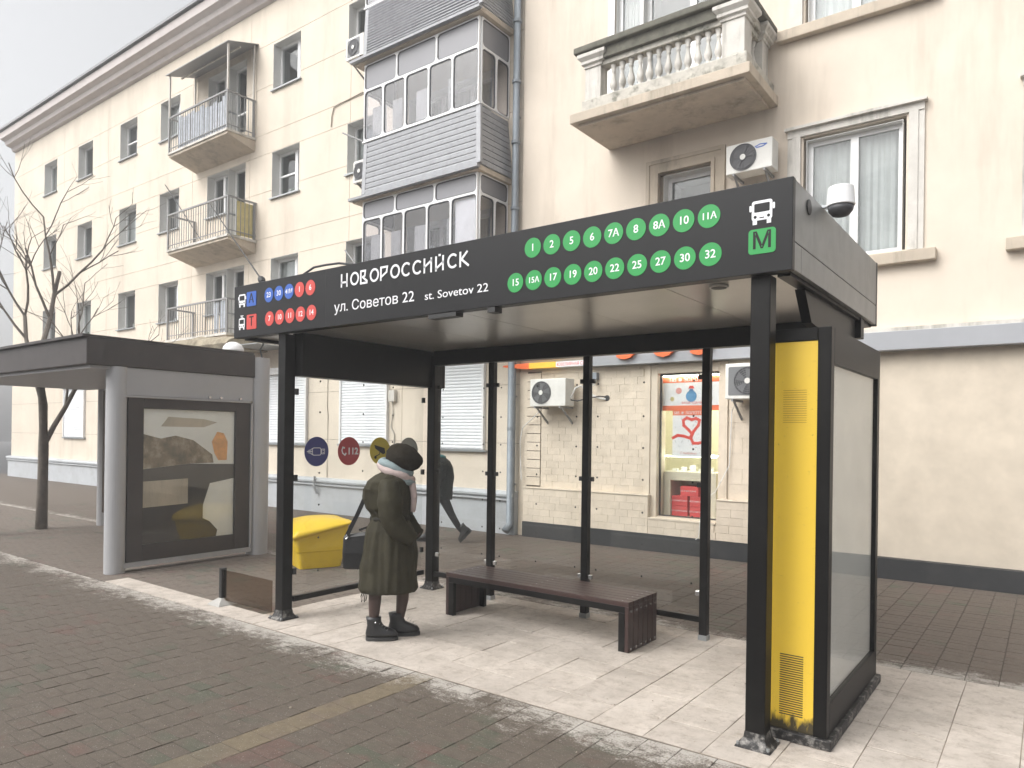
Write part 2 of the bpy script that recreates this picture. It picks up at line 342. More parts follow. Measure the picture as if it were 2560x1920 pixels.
# ------------------------------------------------------------------ mesh helpers
class MB:
    def __init__(s):
        s.v = []; s.f = []; s.tone = []
    def add(s, vs, fs, tone=None):
        o = len(s.v)
        s.v += [tuple(v) for v in vs]
        s.f += [tuple(i + o for i in f) for f in fs]
        s.tone += [tone] * len(fs)
        return s
    def box(s, x0, x1, y0, y1, z0, z1, tone=None, m=None):
        vs = [Vector(p) for p in ((x0, y0, z0), (x1, y0, z0), (x1, y1, z0), (x0, y1, z0), (x0, y0, z1), (x1, y0, z1), (x1, y1, z1), (x0, y1, z1))]
        if m is not None:
            vs = [m @ v for v in vs]
        return s.add(vs, [(0, 3, 2, 1), (4, 5, 6, 7), (0, 1, 5, 4), (1, 2, 6, 5), (2, 3, 7, 6), (3, 0, 4, 7)], tone)
    def loft(s, rings, close=True, cap=True):
        n = len(rings[0]); vs = [p for r in rings for p in r]; fs = []
        for k in range(len(rings) - 1):
            for i in range(n if close else n - 1):
                j = (i + 1) % n
                fs.append((k * n + i, k * n + j, (k + 1) * n + j, (k + 1) * n + i))
        if cap and close:
            fs.append(tuple(range(n - 1, -1, -1)))
            fs.append(tuple((len(rings) - 1) * n + i for i in range(n)))
        return s.add(vs, fs)
    def tube(s, pts, r, n=8, r2=None):
        pts = [Vector(p) for p in pts]; rings = []
        for i, p in enumerate(pts):
            d = (pts[min(i + 1, len(pts) - 1)] - pts[max(i - 1, 0)]).normalized()
            a = d.cross(Vector((0, 0, 1)))
            if a.length < 1e-3: a = d.cross(Vector((1, 0, 0)))
            a.normalize(); b = d.cross(a)
            rr = r if r2 is None else r + (r2 - r) * i / (len(pts) - 1)
            if isinstance(r, (list, tuple)): rr = r[i]
            rings.append([p + (a * math.cos(t) + b * math.sin(t)) * rr for t in [2 * PI * k / n for k in range(n)]])
        return s.loft(rings)
    def cyl(s, c, axis, r, h, n=24, r2=None):
        c = Vector(c); ax = {'x': Vector((1, 0, 0)), 'y': Vector((0, 1, 0)), 'z': Vector((0, 0, 1))}[axis]
        a = {'x': Vector((0, 1, 0)), 'y': Vector((0, 0, 1)), 'z': Vector((1, 0, 0))}[axis]; b = ax.cross(a)
        r2 = r if r2 is None else r2
        rings = [[c + ax * hh + (a * math.cos(2 * PI * k / n) + b * math.sin(2 * PI * k / n)) * rr for k in range(n)] for hh, rr in ((0, r), (h, r2))]
        return s.loft(rings)
    def lathe(s, c, prof, n=16):
        c = Vector(c)
        return s.loft([[c + Vector((r * math.cos(2 * PI * k / n), r * math.sin(2 * PI * k / n), z)) for k in range(n)] for r, z in prof])
    def build(s, name, m, parent=None, local=False, smooth=False, bevel=0.0, sub=0):
        me = bpy.data.meshes.new(name)
        me.from_pydata(s.v, [], s.f)
        if any(t is not None for t in s.tone):
            at = me.color_attributes.new('tone', 'FLOAT_COLOR', 'CORNER'); k = 0; buf = []
            for f, t in zip(s.f, s.tone):
                t = t or (0.5, 0.5, 0.5); buf += [t[0], t[1], t[2], 1.0] * len(f)
            at.data.foreach_set('color', buf)
        me.materials.append(m)
        bm = bmesh.new(); bm.from_mesh(me); bmesh.ops.recalc_face_normals(bm, faces=bm.faces); bm.to_mesh(me); bm.free()
        o = link(name, me, parent, local)
        if smooth:
            me.shade_smooth()
        if bevel:
            b = o.modifiers.new('bevel', 'BEVEL'); b.width = bevel; b.segments = 2; b.limit_method = 'ANGLE'; b.angle_limit = R(40)
        if sub:
            b = o.modifiers.new('sub', 'SUBSURF'); b.levels = sub; b.render_levels = sub
        return o

def link(name, me, parent=None, local=False):
    o = bpy.data.objects.new(name, me); COL.objects.link(o)
    if parent is not None:
        o.parent = parent
        if not local:
            o.matrix_parent_inverse = WORLD[parent.name].inverted()
            WORLD[o.name] = Matrix.Identity(4)
        else:
            WORLD[o.name] = WORLD[parent.name].copy()
    else:
        WORLD[o.name] = Matrix.Identity(4)
    return o
WORLD = {}

def tag(o, label=None, cat=None, group=None, kind=None):
    if label: o['label'] = label
    if cat: o['category'] = cat
    if group: o['group'] = group
    if kind: o['kind'] = kind
    return o

def thing(name, loc, label, cat, group=None, rz=0.0):
    o = bpy.data.objects.new(name, None); COL.objects.link(o)
    o.location = loc; o.rotation_euler = (0, 0, rz); o.empty_display_size = 0.1
    WORLD[o.name] = Matrix.Translation(loc) @ Matrix.Rotation(rz, 4, 'Z')
    return tag(o, label, cat, group)

def box(name, m, parent, x0, x1, y0, y1, z0, z1, bevel=0.0, local=False):
    return MB().box(x0, x1, y0, y1, z0, z1).build(name, m, parent, local, bevel=bevel)

def copy_tree(src, loc, label=None, group=None):
    def cp(o, par):
        c = o.copy(); COL.objects.link(c); c.parent = par
        if par is not None: c.matrix_parent_inverse = o.matrix_parent_inverse.copy()
        for ch in list(o.children): cp(ch, c)
        return c
    r = cp(src, None); r.location = loc
    if label: r['label'] = label
    if group: r['group'] = group
    return r

def instance(name, me, parent, loc, label=None):
    """A small part sharing mesh data with its alikes."""
    o = bpy.data.objects.new(name, me); COL.objects.link(o); o.parent = parent
    o.matrix_parent_inverse = WORLD[parent.name].inverted(); o.location = loc
    WORLD[o.name] = Matrix.Identity(4)
    return o

def rect_minus(rect, holes):
    """Cut rectangles (x0,x1,z0,z1) out of a rectangle; returns the remaining rectangles."""
    res = [rect]
    for (a, b, c, d) in holes:
        nxt = []
        for (x0, x1, z0, z1) in res:
            if b <= x0 or a >= x1 or d <= z0 or c >= z1:
                nxt.append((x0, x1, z0, z1)); continue
            if z0 < c: nxt.append((x0, x1, z0, c))
            if d < z1: nxt.append((x0, x1, d, z1))
            zz0, zz1 = max(z0, c), min(z1, d)
            if x0 < a: nxt.append((x0, a, zz0, zz1))
            if b < x1: nxt.append((b, x1, zz0, zz1))
        res = nxt
    return res

# flat print / lettering on a plane: origin O, right vector Rv, up vector Uv
class Plane:
    def __init__(s, O, Rv, Uv):
        s.O = Vector(O); s.R = Vector(Rv).normalized(); s.U = Vector(Uv).normalized(); s.Nn = s.R.cross(s.U)
    def p(s, a, b, n=0.0):
        return s.O + s.R * a + s.U * b + s.Nn * n
    def prism(s, pts, n0, n1, mb=None):
        mb = mb or MB()
        k = len(pts)
        mb.add([s.p(a, b, n0) for a, b in pts] + [s.p(a, b, n1) for a, b in pts],
               [tuple(range(k)), tuple(range(2 * k - 1, k - 1, -1))] + [(i, (i + 1) % k, k + (i + 1) % k, k + i) for i in range(k)])
        return mb
    def disc(s, a, b, r, n0=0.001, n1=0.003, mb=None, k=40):
        return s.prism([(a + r * math.cos(2 * PI * i / k), b + r * math.sin(2 * PI * i / k)) for i in range(k)], n0, n1, mb)
    def rrect(s, a0, a1, b0, b1, r, n0=0.001, n1=0.003, mb=None):
        return s.prism(rr_pts(a0, a1, b0, b1, r), n0, n1, mb)
    def stroke(s, pts, wd, n0=0.003, n1=0.005, mb=None, closed=False):
        mb = mb or MB(); P = [Vector(q) for q in pts]; L = len(P)
        for i in range(L if closed else L - 1):
            a, b = P[i], P[(i + 1) % L]; d = (b - a)
            if d.length < 1e-6: continue
            d.normalize(); n = Vector((-d.y, d.x)) * wd / 2; e = d * wd * 0.42
            s.prism([tuple(a - e + n), tuple(a - e - n), tuple(b + e - n), tuple(b + e + n)], n0, n1 + 0.00003 * i, mb)
        return mb
    def text(s, name, body, size, a, b, m, parent, n=0.003, align='CENTER', ext=0.0006, width=None, bold=0.0):
        cu = bpy.data.curves.new(name, 'FONT'); cu.body = body; cu.size = size; cu.align_x = align; cu.align_y = 'CENTER' if align == 'CENTER' else 'BOTTOM_BASELINE'
        cu.extrude = ext; cu.offset = bold; cu.resolution_u = 3
        tmp = bpy.data.objects.new(name, cu); COL.objects.link(tmp)
        dg = bpy.context.evaluated_depsgraph_get(); me = bpy.data.meshes.new_from_object(tmp.evaluated_get(dg))
        bpy.data.objects.remove(tmp)
        sx = 1.0
        if width:
            xs = [v.co.x for v in me.vertices]; w0 = max(xs) - min(xs)
            sx = width / w0; off = min(xs) if align == 'LEFT' else 0
        else: off = 0
        for v in me.vertices:
            c = v.co.copy(); v.co = s.p(a + (c.x - off) * sx, b + c.y, n + c.z)
        me.materials.clear(); me.materials.append(m)
        o = link(name, me, parent); return o

def rr_pts(a0, a1, b0, b1, r, k=5):
    pts = []
    for (ca, cb, t0) in ((a1 - r, b1 - r, 0), (a0 + r, b1 - r, 90), (a0 + r, b0 + r, 180), (a1 - r, b0 + r, 270)):
        for i in range(k + 1):
            t = R(t0 + 90 * i / k); pts.append((ca + r * math.cos(t), cb + r * math.sin(t)))
    return pts

def ring_mesh(pl, outer, inner, n0, n1, mb=None):
    """Solid between two outlines with the same number of points."""
    mb = mb or MB(); k = len(outer)
    vs = [pl.p(a, b, n) for n in (n0, n1) for pts in (outer, inner) for a, b in pts]
    fs = []
    for i in range(k):
        j = (i + 1) % k
        fs += [(i, j, k + j, k + i), (2 * k + i, 3 * k + i, 3 * k + j, 2 * k + j), (i, 2 * k + i, 2 * k + j, j), (k + i, k + j, 3 * k + j, 3 * k + i)]
    return mb.add(vs, fs)

def sharp_outer(a0, a1, b0, b1, k=5):
    """Outline of a plain rectangle with the point count of rr_pts."""
    pts = []
    for (ca, cb) in ((a1, b1), (a0, b1), (a0, b0), (a1, b0)):
        pts += [(ca, cb)] * (k + 1)
    return pts

# ------------------------------------------------------------------ the setting: ground
WY = 6.35                                # facade plane
def ground():
    g = MB().box(-120, 60, -80, 60, -0.6, -0.13).build('ground', M['asphalt']); tag(g, kind='structure')
    road = MB().box(-110, 55, -12.0, -3.75, -0.125, -0.12).build('road', M['asphalt']); tag(road, kind='structure')
    kb = thing('kerb', (0, -3.65, 0), None, None); tag(kb, kind='structure')
    me = MB().box(0, 0.99, -3.75, -3.60, -0.12, 0.012).build('kerb_stone', M['kerb'], kb, bevel=0.01)
    for i in range(-12, 14):
        if i: instance('kerb_stone', me.data, kb, (i * 1.0, 0, 0))
ground()

def brick_tone(x, y):
    a = noise.noise(Vector((x * 0.8, y * 0.8, 1.3))) * 0.35 + random.random() * 0.45 + 0.1
    b = noise.noise(Vector((x * 0.7, y * 0.7, 7.7))) * 0.4 + random.random() * 0.45 + 0.12
    return (a, b, random.random())

def street_pavement():
    root = thing('street_pavement', (2, -1.5, 0), None, None); tag(root, kind='structure')
    MB().box(-40, 20, -3.6, -0.255, -0.12, -0.0045).build('bedding', M['pavbed'], root)
    px, py = 0.215, 0.1075
    camp = Vector((5.987, -4.196))
    cells = []
    ix0 = round((2.15) / px)
    for i in range(-34, 22):
        x0 = 2.15 + i * px
        strip = (i == 0)
        off = (i % 2) * py * 0.5
        hh = 0.2 if strip else py
        y = -0.262
        if off and not strip: y -= off
        first = True
        yy = -0.262
        k = 0
        while yy > -3.6:
            ln = hh
            if not strip and k == 0 and off: ln = off
            y0, y1 = yy - ln, yy
            d = (Vector((x0 + px / 2, (y0 + y1) / 2)) - camp)
            if x0 > -4.5 or True:
                cells.append((d.length, x0, x0 + px, y0, y1, strip))
            yy -= ln; k += 1
    # those in view, nearest first, are parts; the rest is one joined part
    fw = Vector((-math.sin(YAW), math.cos(YAW))); rt = Vector((math.cos(YAW), math.sin(YAW)))
    def inview(c):
        d = Vector(((c[1] + c[2]) / 2, (c[3] + c[4]) / 2)) - camp
        z = d.dot(fw)
        if z < 0.5: return False
        px_ = 1280 + 1793.6 * d.dot(rt) / z; py_ = 1089 + 1793.6 * 1.8 / z
        return -30 < px_ < 2590 and py_ < 1950
    cells.sort(key=lambda c: (not inview(c), c[0]))
    g = 0.0026
    rest = MB()
    for n, (d, x0, x1, y0, y1, strip) in enumerate(cells):
        dz = random.uniform(-0.003, 0.0); tl = random.uniform(-0.002, 0.002)
        if n < 300:
            mb = MB(); mb.box(x0 + g, x1 - g, y0 + g, y1 - g, -0.06, dz, brick_tone(x0, y0))
            mb.v = [(v[0], v[1], v[2] + (tl if v[0] < (x0 + x1) / 2 else -tl)) for v in mb.v]
            mb.build('brick', M['pavY' if strip else 'pavF'], root, bevel=0.002)
        elif not strip:
            rest.box(x0 + g, x1 - g, y0 + g, y1 - g, -0.03, dz, brick_tone(x0, y0))
    o = rest.build('paving_bricks', M['pavF'], root); o['kind'] = 'stuff'
    rs = MB()
    for n, (d, x0, x1, y0, y1, strip) in enumerate(cells):
        if n >= 300 and strip: rs.box(x0 + g, x1 - g, y0 + g, y1 - g, -0.03, 0.0, brick_tone(x0, y0))
    if rs.v:
        o = rs.build('tan_bricks', M['pavY'], root); o['kind'] = 'stuff'
    b2 = MB()
    x = -40
    o = MB().box(-40, 2.15 - 34 * px - 0.003, -3.6, -0.262, -0.05, -0.001, (0.3, 0.3, 0.3)).build('far_paving', M['pavF'], root)
street_pavement()

def rear_pavement():
    root = thing('rear_pavement', (0, 4, 0), None, None); tag(root, kind='structure')
    MB().box(-45, 20, 2.19, WY + 0.3, -0.12, -0.008).build('bedding', M['pavbed'], root)
    mb = MB(); px, py = 0.215, 0.1075; g = 0.003
    i = 0; x = -13.0
    while x < 7:
        y = 2.2 - (0.054 if i % 2 else 0)
        while y < WY + 0.1:
            a = max(y, 2.196)
            t = brick_tone(x, y)
            if a < y + py: mb.box(x + g, x + px - g, a + g, y + py - g, -0.03, random.uniform(-0.003, 0), t)
            y += py
        x += px; i += 1
    o = mb.build('paving_bricks', M['pavB'], root); o['kind'] = 'stuff'
    MB().box(-45, -13.0, 2.2, WY + 0.3, -0.05, -0.001, (0.3, 0.3, 0.3)).build('far_paving', M['pavB'], root)
    # pavement left of the platform, level with it, as far as the older shelter
    mb = MB(); i = 0; x = -13.0
    while x < -0.225:
        y = -0.25 - (0.054 if i % 2 else 0)
        x1 = min(x + px, -0.225)
        while y < 2.196:
            a = max(y, -0.25)
            b = min(y + py, 2.19)
            if b > a + 0.01: mb.box(x + g, x1 - g, a + g, b - g, -0.03, random.uniform(-0.003, 0), brick_tone(x, y))
            y += py
        x += px; i += 1
    MB().box(-45, -0.225, -0.255, 2.19, -0.12, -0.009).build('bedding', M['pavbed'], root)
    o = mb.build('paving_bricks', M['pavL'], root); o['kind'] = 'stuff'
    MB().box(-45, -13.0, -0.25, 2.19, -0.05, -0.001, (0.3, 0.3, 0.3)).build('far_paving', M['pavL'], root)
rear_pavement()

def platform():
    root = thing('platform', (2.3, 1, 0), None, None); tag(root, kind='structure')
    MB().box(-0.22, 9.0, -0.25, 2.185, -0.12, -0.002).build('bedding', M['tilejoint'], root)
    p = 0.366; g = 0.0026
    xs = [4.41 - p * k for k in range(-12, 14)]; xs.sort()
    xs = [-0.215] + [x for x in xs if x > -0.15]
    ys = [-0.25, 0.085, 0.451, 0.817, 1.183, 1.549, 1.915, 2.18]
    for i in range(len(xs) - 1):
        if xs[i] > 6.4: break
        for j in range(len(ys) - 1):
            mb = MB(); dz = random.uniform(0.001, 0.004)
            mb.box(xs[i] + g, xs[i + 1] - g, ys[j] + g, ys[j + 1] - g, -0.05, dz)
            tx, ty = random.uniform(-.0018, .0018), random.uniform(-.0018, .0018)
            mb.v = [(v[0], v[1], v[2] + (tx if v[0] < xs[i] + 0.1 else -tx) + (ty if v[1] < ys[j] + 0.1 else -ty)) for v in mb.v]
            mb.build('tile', M['tile'], root, bevel=0.0015)
    # narrow light edging continuing to the left of the platform
    box('edging', M['tile'], root, -3.0, -0.22, -0.25, 0.02, -0.05, 0.002)
platform()

# ------------------------------------------------------------------ windows
def window(parent, x0, x1, z0, z1, y=WY, depth=0.24, mull=(0.62,), trans=None, curtain=0.5, wallm='reveal', sill=True, name='window', frame_w=0.065):
    """Recessed window: frame with mullions, panes, sill, a curtain and a dark room behind."""
    yg = y + depth
    fr = MB(); fw = frame_w
    fr.box(x0, x1, yg - 0.03, yg + 0.04, z0, z0 + fw); fr.box(x0, x1, yg - 0.03, yg + 0.04, z1 - fw, z1)
    fr.box(x0, x0 + fw, yg - 0.03, yg + 0.04, z0 + fw, z1 - fw); fr.box(x1 - fw, x1, yg - 0.03, yg + 0.04, z0 + fw, z1 - fw)
    ms = [x0 + (x1 - x0) * f for f in mull]
    for mx in ms: fr.box(mx - 0.05, mx + 0.05, yg - 0.035, yg + 0.035, z0 + fw, z1 - fw)
    if trans: fr.box(x0 + fw, (ms[0] if ms else x1) - 0.035, yg - 0.028, yg + 0.028, z0 + (z1 - z0) * trans - 0.02, z0 + (z1 - z0) * trans + 0.02)
    f = fr.build(name, M['upvc'], parent)
    MB().box(x0 + fw, x1 - fw, yg, yg + 0.006, z0 + fw, z1 - fw).build('pane', M['winglass'], f)
    # room box behind
    rm = MB(); rm.add([(x0, yg + 0.05, z0), (x1, yg + 0.05, z0), (x1, yg + 0.05, z1), (x0, yg + 0.05, z1), (x0, yg + 0.5, z0), (x1, yg + 0.5, z0), (x1, yg + 0.5, z1), (x0, yg + 0.5, z1)],
                      [(4, 5, 6, 7), (0, 1, 5, 4), (3, 7, 6, 2), (0, 4, 7, 3), (1, 2, 6, 5)])
    rm.build('room', M['room'], f)
    if curtain > 0:
        curt = MB(); n = 40; xa = x1 - (x1 - x0) * curtain; vs = []; fs = []
        for k in range(n + 1):
            xx = xa + (x1 - xa) * k / n; yy = yg + 0.09 + 0.018 * math.sin(k * 1.9) + 0.01 * math.sin(k * 0.7)
            vs += [(xx, yy, z0), (xx, yy, z1)]
        for k in range(n): fs.append((2 * k, 2 * k + 2, 2 * k + 3, 2 * k + 1))
        curt.add(vs, fs).build('curtain', M['curtain'], f)
    if curtain and random.random() < 0.5:       # things standing on the inner sill
        for q in range(random.randint(1, 3)):
            xx = x0 + (x1 - x0) * random.uniform(0.12, 0.5); hh = random.uniform(0.1, 0.28)
            MB().lathe((xx, yg + 0.12, z0), [(0.02, 0), (0.05, 0.02), (0.06, hh * 0.5), (0.09, hh * 0.8), (0.05, hh)], 8).build('pot_plant', M['leafgreen' if q % 2 else 'curtain'], f)
    rv = MB(); t = 0.006
    rv.box(x0 - 0.0, x0 + t, y + 0.001, yg - 0.032, z0, z1); rv.box(x1 - t, x1, y + 0.001, yg - 0.032, z0, z1)
    rv.box(x0 + t, x1 - t, y + 0.001, yg - 0.032, z1 - t, z1)
    rv.build('reveal', M[wallm], f)
    if sill:
        MB().box(x0 - 0.04, x1 + 0.04, y - 0.06, yg - 0.03, z0 - 0.035, z0 - 0.002).build('sill', M['steel'], f)
    return f

# ------------------------------------------------------------------ left apartment building
def left_building():
    b = thing('apartment_building', (-10, WY, 0), 'pale cream panel apartment building with small iron balconies left of the downpipe', 'building')
    X0, X1 = -26.0, -1.76
    rows = (4.94, 7.56, 10.22)
    cols = [(-23.2, -22.1), (-20.4, -19.3), (-17.4, -16.3), (-14.9, -13.8), (-9.42, -8.33), (-6.62, -5.5)]
    holes = []
    for c in cols:
        for r in rows: holes.append((c[0], c[1], r, r + 1.14))
    doors = [(-12.35, -10.55)]
    for r in rows: holes.append((-12.35, -10.55, r - 0.72 if r < 12 else r, r + 1.14))
    wide = [(-4.7, -2.5)]
    for r in rows: holes.append((-4.7, -2.5, r - 0.0, r + 1.14))
    core = MB()
    for (a, c, d, e) in rect_minus((X0, X1, 0.0, 12.42), holes): core.box(a, c, WY + 0.012, WY + 0.3, d, e)
    core.build('wall', M['joint'], b)
    zs = [0.76, 1.66, 2.74, 3.95, 5.0, 6.08, 6.62, 7.77, 8.71, 9.22, 10.39, 11.42, 12.42]
    for k in range(len(zs) - 1):
        xs = [X0, -21.5, -18.2, -14.4, -10.36, -7.16, -4.78, X1] if zs[k] < 3.9 else [X0, -21.5, -18.2, -13.1, -10.36, -6.52, X1]
        for i in range(len(xs) - 1):
            g = 0.005; rs = rect_minus((xs[i] + g, xs[i + 1] - g, zs[k] + g, zs[k + 1] - g), holes)
            groups = []
            for q in rs:
                hit = [gr for gr in groups if any(not (q[1] < p[0] - 1e-4 or q[0] > p[1] + 1e-4 or q[3] < p[2] - 1e-4 or q[2] > p[3] + 1e-4) for p in gr)]
                new = [q] + [p for gr in hit for p in gr]; groups = [gr for gr in groups if gr not in hit] + [new]
            for gr in groups:
                mb = MB()
                for (a, c, d, e) in gr: mb.box(a, c, WY, WY + 0.0125, d, e)
                mb.build('facade_panel', M['plasterL'], b)

    for i, c in enumerate(cols):
        for j, r in enumerate(rows):
            window(b, c[0], c[1], r, r + 1.14, mull=(0.68 if (i + j) % 2 == 0 else 0.64,), trans=0.5 if (i, j) in ((4, 1), (2, 2)) else None, curtain=(0.36, 0.34, 1.0)[(i * 2 + j) % 3])
    for r in rows:
        window(b, -4.7, -2.5, r, r + 1.14, mull=(0.35, 0.7), curtain=0.8)
        # balcony door and window block
        window(b, -12.35, -11.35, r, r + 1.14, mull=(0.5,), curtain=0.6, name='window')
        f = window(b, -11.35, -10.55, r - 0.72, r + 1.14, mull=(), trans=0.35, curtain=0.5, name='balcony_door', sill=False)
        MB().box(-12.35, -11.35, WY + 0.02, WY + 0.25, r - 0.72, r - 0.04).build('spandrel', M['plasterL'], b)
    # plinth with moulding
    box('plinth', M['plinthgrey'], b, X0, X1, WY - 0.11, WY + 0.02, 0.0, 0.60)
    mo = MB(); prof = [(WY - 0.13, 0.6), (WY - 0.16, 0.62), (WY - 0.16, 0.645), (WY - 0.13, 0.655), (WY - 0.13, 0.675), (WY - 0.18, 0.69), (WY - 0.185, 0.73), (WY - 0.15, 0.77), (WY - 0.0, 0.785), (WY - 0.0, 0.6)]
    mo.loft([[(x, y, z) for y, z in prof] for x in (X0, X1)]).build('moulding', M['plinthgrey'], b, smooth=False)
    # eaves and roof
    ev = MB(); prof = [(WY, 12.42), (WY - 0.10, 12.44), (WY - 0.14, 12.55), (WY - 0.32, 12.6), (WY - 0.36, 12.72), (WY - 0.5, 12.78), (WY - 0.52, 13.0), (WY + 0.3, 13.05), (WY + 0.3, 12.42)]
    ev.loft([[(x, y, z) for y, z in prof] for x in (X0, X1 + 0.2)]).build('cornice', M['eaves'], b)
    rf = MB(); rf.add([(X0 - 0.2, WY - 0.6, 13.03), (X1 + 0.2, WY - 0.6, 13.03), (X1 + 0.2, WY + 6, 15), (X0 - 0.2, WY + 6, 15), (X0 - 0.2, WY - 0.6, 13.10), (X1 + 0.2, WY - 0.6, 13.10), (X1 + 0.2, WY + 6, 15.07), (X0 - 0.2, WY + 6, 15.07)],
                      [(0, 3, 2, 1), (4, 5, 6, 7), (0, 1, 5, 4), (1, 2, 6, 5), (2, 3, 7, 6), (3, 0, 4, 7)])
    rf.build('roof', M['roofing'], b)
    box('end_wall', M['plasterL'], b, X0, X0 + 0.3, WY + 0.31, WY + 9, 0, 12.4)
    # back fill so no light leaks through the shell
    box('rear_wall', M['room'], b, X0 + 0.3, X1, WY + 1.4, WY + 1.5, 0, 12.9)
    # roller shutters on the ground floor
    for (a, c, z0, z1) in ((-9.45, -7.88, 1.55, 3.2), (-6.70, -5.17, 1.57, 3.05), (-3.74, -2.55, 1.53, 3.2), (-13.2, -11.6, 1.55, 3.2), (-17.2, -15.6, 1.55, 3.2), (-21.2, -19.6, 1.55, 3.2)):
        fr = MB(); fr.box(a, a + 0.055, WY - 0.07, WY - 0.001, z0, z1); fr.box(c - 0.055, c, WY - 0.07, WY - 0.001, z0, z1)
        fr.box(a, c, WY - 0.13, WY - 0.001, z1 + 0.001, z1 + 0.16)
        f = fr.build('roller_shutter', M['upvc'], b, bevel=0.004)
        sl = MB(); n = int((z1 - z0) / 0.0605); prof = []
        for k in range(n):
            zz = z0 + (z1 - z0) * k / n; h = (z1 - z0) / n
            prof += [(WY - 0.030, zz), (WY - 0.030, zz + h * 0.16), (WY - 0.046, zz + h * 0.30), (WY - 0.050, zz + h * 0.6), (WY - 0.046, zz + h * 0.93)]
        prof += [(WY - 0.030, z1), (WY - 0.012, z1), (WY - 0.012, z0)]
        o = sl.loft([[(x, y, z) for y, z in prof] for x in (a + 0.056, c - 0.056)]).build('slats', M['shutter'], f); o['kind'] = 'stuff'
        MB().box(a - 0.05, c + 0.05, WY - 0.07, WY - 0.002, z0 - 0.045, z0 - 0.003).build('sill', M['steel'], f)
    # wall cable, junction box, conduit
    tb = MB(); tb.tube([(-5.04, WY - 0.02, 2.5), (-5.03, WY - 0.02, 2.2), (-5.08, WY - 0.02, 1.95), (-4.98, WY - 0.02, 1.8), (-4.98, WY - 0.02, 0.8)], 0.014, 6)
    tb.build('conduit', M['trimwhite'], b)
    box('junction_box', M['trimwhite'], b, -5.11, -4.93, WY - 0.09, WY - 0.001, 2.48, 2.72, bevel=0.006)
    MB().tube([(-7.16, WY - 0.012, 3.1), (-7.17, WY - 0.012, 2.4), (-7.14, WY - 0.012, 2.2), (-7.15, WY - 0.012, 0.8)], 0.008, 6).build('wall_cable', M['joint'], b)
    MB().tube([(-7.35, WY - 0.2, 0.82), (-7.36, WY - 0.21, 0.6), (-7.33, WY - 0.15, 0.42)], 0.03, 8).build('drain_spout', M['plinthgrey'], b)
    pts = [(-7.16, WY - 0.02, 8.76), (-7.14, WY - 0.02, 9.0), (-7.07, WY - 0.02, 9.18), (-6.9, WY - 0.02, 9.21), (-6.5, WY - 0.02, 9.23), (-6.1, WY - 0.02, 9.26)]
    MB().tube(pts, 0.012, 6).build('wall_cable', M['joint'], b)
    return b
LB = left_building()

